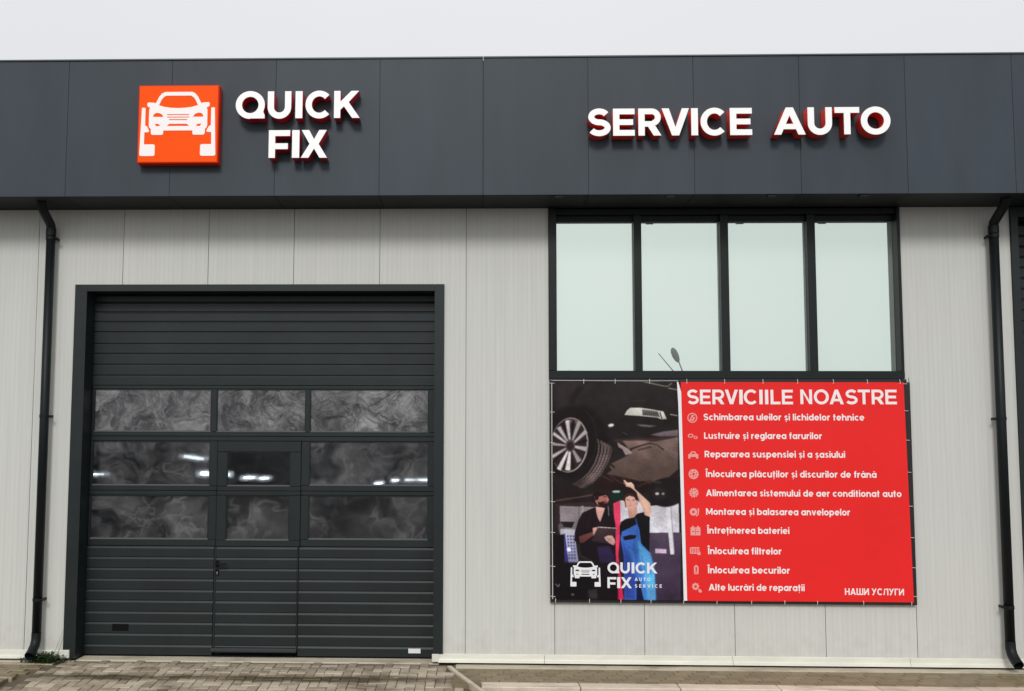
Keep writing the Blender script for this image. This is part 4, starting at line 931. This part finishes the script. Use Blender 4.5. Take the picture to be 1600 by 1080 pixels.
sheet('photo_print', lambda t_: (-.020, 1.448-.022*t_), .722, 3.157, pm)
sheet('red_sheet', lambda t_: (1.4485-.022*t_, 3.947-.033*t_), .722, 3.157, M['red'])
# back face of the vinyl
box('vinyl_back', -.016, 3.91, yb+.008, yb+.0095, .73, 3.15, M['black'], BN)
def on_banner(me, dy):
    for v in me.vertices: v.co.y += bulge(v.co.x, v.co.z)+dy
    return me
def bplate(name, polys, m, dy=-.0012):
    o = link(name, on_banner(plate_mesh(polys, 0, 0, name), dy), m); wparent(o, BN); return o
bplate('white_strip', [[(1.384, 3.157), (1.400, 3.157)]+[(1.430+.032*k/12, 3.04-2.3175*k/12) for k in range(13)]+[(1.425-.029*k/12, .7225+2.18*k/12) for k in range(13)]], M['photowhite'])
# heading
px = lambda v: 1.492+(v-1073)*.007139
TT = [('S', 80, 192), ('E', 203, 303), ('R', 320, 432), ('V', 438, 560), ('I', 572, 605), ('C', 615, 747), ('I', 760, 791), ('I', 813, 844), ('L', 865, 957), ('E', 972, 1075)]
T2 = [('N', 125, 235), ('O', 252, 392), ('A', 398, 530), ('S', 545, 660), ('T', 662, 775), ('R', 790, 903), ('E', 918, 1025)]
for ch, a, b in TT: bplate('heading_letter', place(ch, px(1060+a/6), px(1060+b/6), 2.906, 3.070, .195), M['white'])
for ch, a, b in T2: bplate('heading_letter', place(ch, px(1230+a/6), px(1230+b/6), 2.909, 3.073, .195), M['white'])
rows = [('Schimbarea uleilor și lichidelor tehnice', 1.676, 3.464, 2.762), ('Lustruire și reglarea farurilor', 1.68, 2.99, 2.553), ('Repararea suspensiei și a șasiului', 1.683, 3.24, 2.346),
        ('Înlocuirea plăcuților și discurilor de frână', 1.694, 3.58, 2.125), ('Alimentarea sistemului de aer conditionat auto', 1.69, 3.848, 1.913), ('Montarea și balasarea anvelopelor', 1.687, 3.279, 1.706),
        ('Întreținerea bateriei', 1.698, 2.603, 1.499), ('Înlocuirea filtrelor', 1.701, 2.513, 1.272), ('Înlocuirea becurilor', 1.697, 2.60, 1.062), ('Alte lucrări de reparații', 1.701, 2.757, .873)]
for tx, a, b, zc in rows:
    for me in words(tx, a, b, zc-.036, .072): wparent(link('word', on_banner(me, -.0012), M['white']), BN)
for me in words('НАШИ УСЛУГИ', 3.199, 3.842, .799, .072): wparent(link('word', on_banner(me, -.0012), M['white']), BN)
# small logo and its words on the photograph
c0, pl_, pr_ = car_logo(.164, .516, .838, 1.178)
bplate('car_emblem', c0, M['photowhite']); bplate('lift_post_emblem', pl_, M['photowhite']); bplate('lift_post_emblem', pr_, M['photowhite'])
def remap(letters, x0, x1):
    a = min(l_[1] for l_ in letters); b = max(l_[2] for l_ in letters)
    return [(c_, x0+(p-a)/(b-a)*(x1-x0), x0+(q_-a)/(b-a)*(x1-x0)) for c_, p, q_ in letters]
for ch, a, b in remap(Q, .585, 1.139): bplate('logo_letter', place(ch, a, b, 1.018, 1.138, .22), M['photowhite'])
for ch, a, b in remap(FX, .583, .853): bplate('logo_letter', place(ch, a, b, .855, .975, .22), M['photowhite'])
for tx, a, b, z_ in (('AUTO', .886, 1.06, .935), ('SERVICE', .886, 1.185, .862)):
    for me in words(tx, a, b, z_, .036, .55): wparent(link('word', on_banner(me, -.0012), M['photowhite']), BN)
# icons beside the lines
def circ(cx, cz, r, n=20, sq=1): return [(cx+r*math.cos(2*math.pi*k/n), cz+r*sq*math.sin(2*math.pi*k/n)) for k in range(n)]
def rect(x0, x1, z0, z1): return [(x0, z0), (x1, z0), (x1, z1), (x0, z1)]
def gear(cx, cz, r, n=8):
    P = []
    for k in range(n*4):
        a_ = 2*math.pi*k/(n*4); rr_ = r if k % 4 in (0, 1) else r*.78; P.append((cx+rr_*math.cos(a_), cz+rr_*math.sin(a_)))
    return P
ic = [(1.551, 2.752), (1.551, 2.543), (1.555, 2.335), (1.555, 2.121), (1.555, 1.914), (1.559, 1.701), (1.566, 1.495), (1.559, 1.269), (1.567, 1.065), (1.567, .868)]
def icon(k, cx, cz):
    if k == 0: return [circ(cx, cz, .056), circ(cx, cz, .044), [(cx-.034, cz-.03), (cx-.006, cz+.034), (cx+.03, cz+.03), (cx+.0, cz+.014), (cx+.034, cz+.004), (cx+.012, cz-.034)], circ(cx-.004, cz-.006, .010)]
    if k == 1: return [circ(cx-.022, cz+.008, .032, sq=.7), circ(cx-.022, cz+.008, .018, sq=.7), circ(cx+.034, cz-.012, .022, sq=.8), circ(cx+.034, cz-.012, .011, sq=.8)]
    if k == 2: return [[(cx-.056, cz-.04), (cx-.056, cz+.006), (cx-.034, cz+.016), (cx-.022, cz+.04), (cx+.022, cz+.04), (cx+.034, cz+.016), (cx+.056, cz+.006), (cx+.056, cz-.04), (cx+.034, cz-.04), (cx+.030, cz-.022), (cx-.030, cz-.022), (cx-.034, cz-.04)], [(cx-.022, cz+.012), (cx-.014, cz+.028), (cx+.014, cz+.028), (cx+.022, cz+.012)]]
    if k == 3: return [circ(cx, cz, .056), circ(cx, cz, .014)]+[circ(cx+.034*math.cos(a_), cz+.034*math.sin(a_), .008, 10) for a_ in [k_*math.pi/3+.3 for k_ in range(6)]]
    if k == 4: return [gear(cx, cz, .056, 12)]+[circ(cx+.028*math.cos(a_), cz+.028*math.sin(a_), .011, 3) for a_ in [k_*math.pi/3 for k_ in range(6)]]
    if k == 5: return [circ(cx-.012, cz, .042), circ(cx-.012, cz, .014), [(cx+.034, cz+.04), (cx+.052, cz+.04), (cx+.046, cz-.03), (cx+.02, cz-.052), (cx+.012, cz-.044), (cx+.036, cz-.02)]]
    if k == 6: return [[(cx-.055, cz-.054), (cx+.055, cz-.054), (cx+.055, cz+.034), (cx+.038, cz+.034), (cx+.038, cz+.05), (cx+.018, cz+.05), (cx+.018, cz+.034), (cx-.018, cz+.034), (cx-.018, cz+.05), (cx-.038, cz+.05), (cx-.038, cz+.034), (cx-.055, cz+.034)], rect(cx-.04, cx-.012, cz-.016, cz-.008), rect(cx+.012, cx+.04, cz-.016, cz-.008), rect(cx-.003, cx+.003, cz-.04, cz+.02)]
    if k == 7: return [[(cx-.058, cz-.03), (cx+.02, cz-.03), (cx+.03, cz-.044), (cx+.058, cz-.044), (cx+.058, cz-.014), (cx+.045, cz+.0), (cx+.045, cz+.042), (cx-.05, cz+.042), (cx-.058, cz+.032)]]+[rect(cx-.044+.018*q_, cx-.036+.018*q_, cz-.02, cz+.032) for q_ in range(5)]
    if k == 8: return [[(cx-.024, cz-.05), (cx+.024, cz-.05), (cx+.026, cz+.03), (cx+.008, cz+.05), (cx-.008, cz+.05), (cx-.026, cz+.03)], rect(cx-.008, cx+.008, cz-.02, cz+.026), rect(cx-.014, cx+.014, cz-.038, cz-.030)]
    return [gear(cx-.01, cz+.012, .042, 8), circ(cx-.01, cz+.012, .014), [(cx+.02, cz-.026), (cx+.034, cz-.014), (cx+.056, cz-.03), (cx+.058, cz-.05), (cx+.04, cz-.056), (cx+.022, cz-.046)]]
for k, (cx, cz) in enumerate(ic): bplate('icon', icon(k, cx, cz), M['pink'])
# cords through the grommets
def ties(pts, vert):
    for (x_, z_) in pts:
        bm = bmesh.new()
        if vert: tube(bm, [(x_-.002, yb-.003, z_-.026), (x_, yb-.006, z_), (x_+.002, -.048, z_+.026)], .0036, 6)
        else: tube(bm, [(x_-.026, -.050, z_+.002), (x_, yb-.006, z_), (x_+.026, yb-.003, z_-.002)], .0034, 6)
        done(bm, 'tie', M['tie'], BN)
ties([(x_, 3.163) for x_ in (.336, .69, 1.079, 1.496, 1.919, 2.349, 2.735, 3.134, 3.512, 3.874)], True)
ties([(x_, .716) for x_ in (.006, .383, .73, 1.063, 1.423, 1.79, 2.171, 2.536, 2.894, 3.398, 3.922)], True)
ties([(-.022, z_) for z_ in (3.14, 2.813, 2.466, 2.136, 1.807, 1.465, 1.09, .758)], False)
ties([(3.918+.033*(3.157-z_)/2.43+.006, z_) for z_ in (3.139, 2.837, 2.508, 2.152, 1.777, 1.431, 1.102, .788)], False)
bm = bmesh.new(); tube(bm, [(-.026, yb-.002, 3.14), (-.028, yb-.004, 2.0), (-.026, yb-.002, .73)], .0045, 6); tube(bm, [(-.03, -.052, 3.172), (.9, -.052, 3.168), (1.4, -.050, 3.170)], .0035, 6); done(bm, 'cord', M['tie'], BN)

# ================================================================ INSIDE THE WORKSHOP (seen through the door panes)
def striplight(a, b, rr_, label):
    P = empty('tube_light', tuple((Vector(a)+Vector(b))/2)); tag(P, label, 'light', 'lit tubes inside the workshop')
    bm = bmesh.new(); rr_ *= .62; tube(bm, [a, b], rr_, 10); done(bm, 'tube', M['tube'], P)
    d = (Vector(b)-Vector(a)).normalized()*.03
    bm = bmesh.new(); A_, B_ = Vector(a), Vector(b); off = Vector((0, .06, .0)); tube(bm, [A_-d+off, B_+d+off], rr_*.9, 6); done(bm, 'batten', M['rack'], P)
LT = [((-6.46, 7.0, 2.24), (-6.09, 7.0, 2.19), .05, 'bright tilted tube light in the upper right of the left middle pane'),
      ((-6.10, 6.9, 1.92), (-5.90, 6.9, 1.91), .07, 'short tube light low beside the left stile of the wicket door'),
      ((-8.19, 7.0, 1.89), (-8.0, 7.0, 1.89), .03, 'small tube light at the far left of the left middle pane'),
      ((-5.66, 6.9, 1.90), (-5.58, 6.9, 1.89), .07, 'small round glow at the left edge of the wicket pane'),
      ((-5.31, 7.0, 1.84), (-5.11, 7.0, 1.84), .035, 'left one of two short tube lights in the wicket pane'),
      ((-5.0, 7.0, 1.83), (-4.84, 7.0, 1.83), .032, 'right one of two short tube lights in the wicket pane'),
      ((-2.82, 7.0, 1.73), (-2.67, 7.0, 1.75), .04, 'small tube light lowest in the right middle pane'),
      ((-2.49, 7.0, 1.80), (-2.36, 7.0, 1.80), .03, 'short tube light left of the longest one in the right middle pane'),
      ((-2.24, 7.0, 1.81), (-1.80, 7.0, 1.81), .035, 'longest tube light at the right end of the right middle pane')]
for a, b, r_, lb_ in LT: striplight(a, b, r_, lb_)
RK = empty('storage_rack', (-6.3, 4.0, 0)); tag(RK, 'pale thin storage rack inside, seen through the lower left pane', 'rack')
for x_ in (-6.72, -6.26, -5.88):
    box('post', x_-.012, x_+.012, 4.0, 4.03, 0, 1.85, M['rack'], RK)
for z_ in (.5, 1.15):
    box('shelf', -6.72, -5.88, 4.04, 4.5, z_, z_+.03, M['rack'], RK)

# ================================================================ WEEDS
WD = empty('weed_clump', (-5.72, -.13, 0)); tag(WD, 'low clump of green weeds at the foot of the left downpipe', 'weeds')
bm = bmesh.new()
for i in range(900):
    u = random.gauss(0, 1); x_ = -5.70+.095*u; y_ = -.14+random.uniform(-.07, .06); h_ = max(.04, .115-abs(u)*.022)*random.uniform(.5, 1.15)
    a_ = random.uniform(0, 6.28); ln = random.uniform(.025, .06); w_ = random.uniform(.007, .014)
    base = Vector((x_, y_, h_*random.uniform(.1, .9))); d = Vector((math.cos(a_), math.sin(a_), random.uniform(-.2, .9))).normalized(); s_ = d.cross(Vector((0, 0, 1))).normalized()*w_
    q_ = [bm.verts.new(p) for p in (base, base+d*ln*.5+s_, base+d*ln, base+d*ln*.5-s_)]; bm.faces.new(q_)
leaf = done(bm, 'foliage', M['leaf'], WD)
bm = bmesh.new()
for i in range(26):
    x_ = -5.70+random.gauss(0, .07); y_ = -.14+random.uniform(-.05, .05)
    tube(bm, [(x_, y_, 0), (x_+random.uniform(-.02, .02), y_-.01, .05), (x_+random.uniform(-.05, .05), y_-.02, .09)], [.003, .002, .001], 5)
done(bm, 'stems', M['leaf'], WD)
for (x0, x1, z1) in ((-5.645, -5.53, .37), (-5.60, -5.535, .29)):
    bm = bmesh.new(); tube(bm, [(x0, -.07, .03), ((x0+x1)/2+.008, -.05, z1*.55), (x1, -.035, z1)], [.0028, .0024, .001], 5); done(bm, 'dry_stalk', M['straw'], WD)

# ================================================================ ACROSS THE YARD (seen mirrored in the window)
SL = empty('street_lamp', (9.9, -38, -.1)); tag(SL, 'street lamp with oval head across the yard, mirrored in the second window pane', 'street lamp')
bm = bmesh.new(); tube(bm, [(9.95, -38, -.12), (9.95, -38, 6.2)], [.09, .06], 10); done(bm, 'pole', M['lamp'], SL)
bm = bmesh.new(); tube(bm, [(9.95, -38, 6.2), (9.84, -38, 6.6), (9.68, -38, 7.05)], [.05, .035, .03], 8); done(bm, 'arm', M['lamp'], SL)
bm = bmesh.new(); tube(bm, [(9.95, -38, 5.9), (9.41, -38, 6.52), (8.62, -38, 7.5)], [.04, .03, .022], 8); done(bm, 'stay', M['lamp'], SL)
bm = bmesh.new(); tube(bm, [(9.68, -38, 7.0), (9.62, -38, 7.12), (9.52, -38, 7.35), (9.42, -38, 7.6), (9.36, -38, 7.74), (9.34, -38, 7.79)], [.03, .12, .175, .165, .10, .02], 14); done(bm, 'lamp_head', M['lamp'], SL, smooth=True)
def tree(x_, y_, h_, label):
    T = empty('bare_tree', (x_, y_, -.16)); tag(T, label, 'tree', 'bare trees across the yard')
    bm = bmesh.new(); tube(bm, [(x_, y_, -.2), (x_+.1, y_, h_*.35), (x_, y_, h_*.75)], [.16, .11, .04], 8); done(bm, 'trunk', M['bark'], T)
    bm = bmesh.new()
    def grow(p, d, l_, r_, n_):
        q_ = p+d*l_; tube(bm, [p, q_], [r_, r_*.6], 4, False)
        if n_ == 0: return
        for k in range(4 if n_ > 1 else 5):
            nd = (d+Vector((random.uniform(-.8, .8), random.uniform(-.8, .8), random.uniform(-.1, .7)))).normalized(); grow(p+d*l_*random.uniform(.5, 1), nd, l_*.62, r_*.55, n_-1)
    for k in range(6):
        a_ = random.uniform(0, 6.28); grow(Vector((x_, y_, h_*random.uniform(.3, .6))), Vector((math.cos(a_)*.7, math.sin(a_)*.7, .8)).normalized(), h_*.2, .05, 3)
    done(bm, 'crown', M['twig'], T)
for args in ((3.9, -39, 6.9, 'bare tree furthest left across the yard, mirrored in the first window pane'), (5.6, -40, 7.3, 'middle bare tree across the yard, mirrored in the first window pane'), (7.2, -41, 7.4, 'bare tree nearest the street lamp across the yard')): tree(*args)
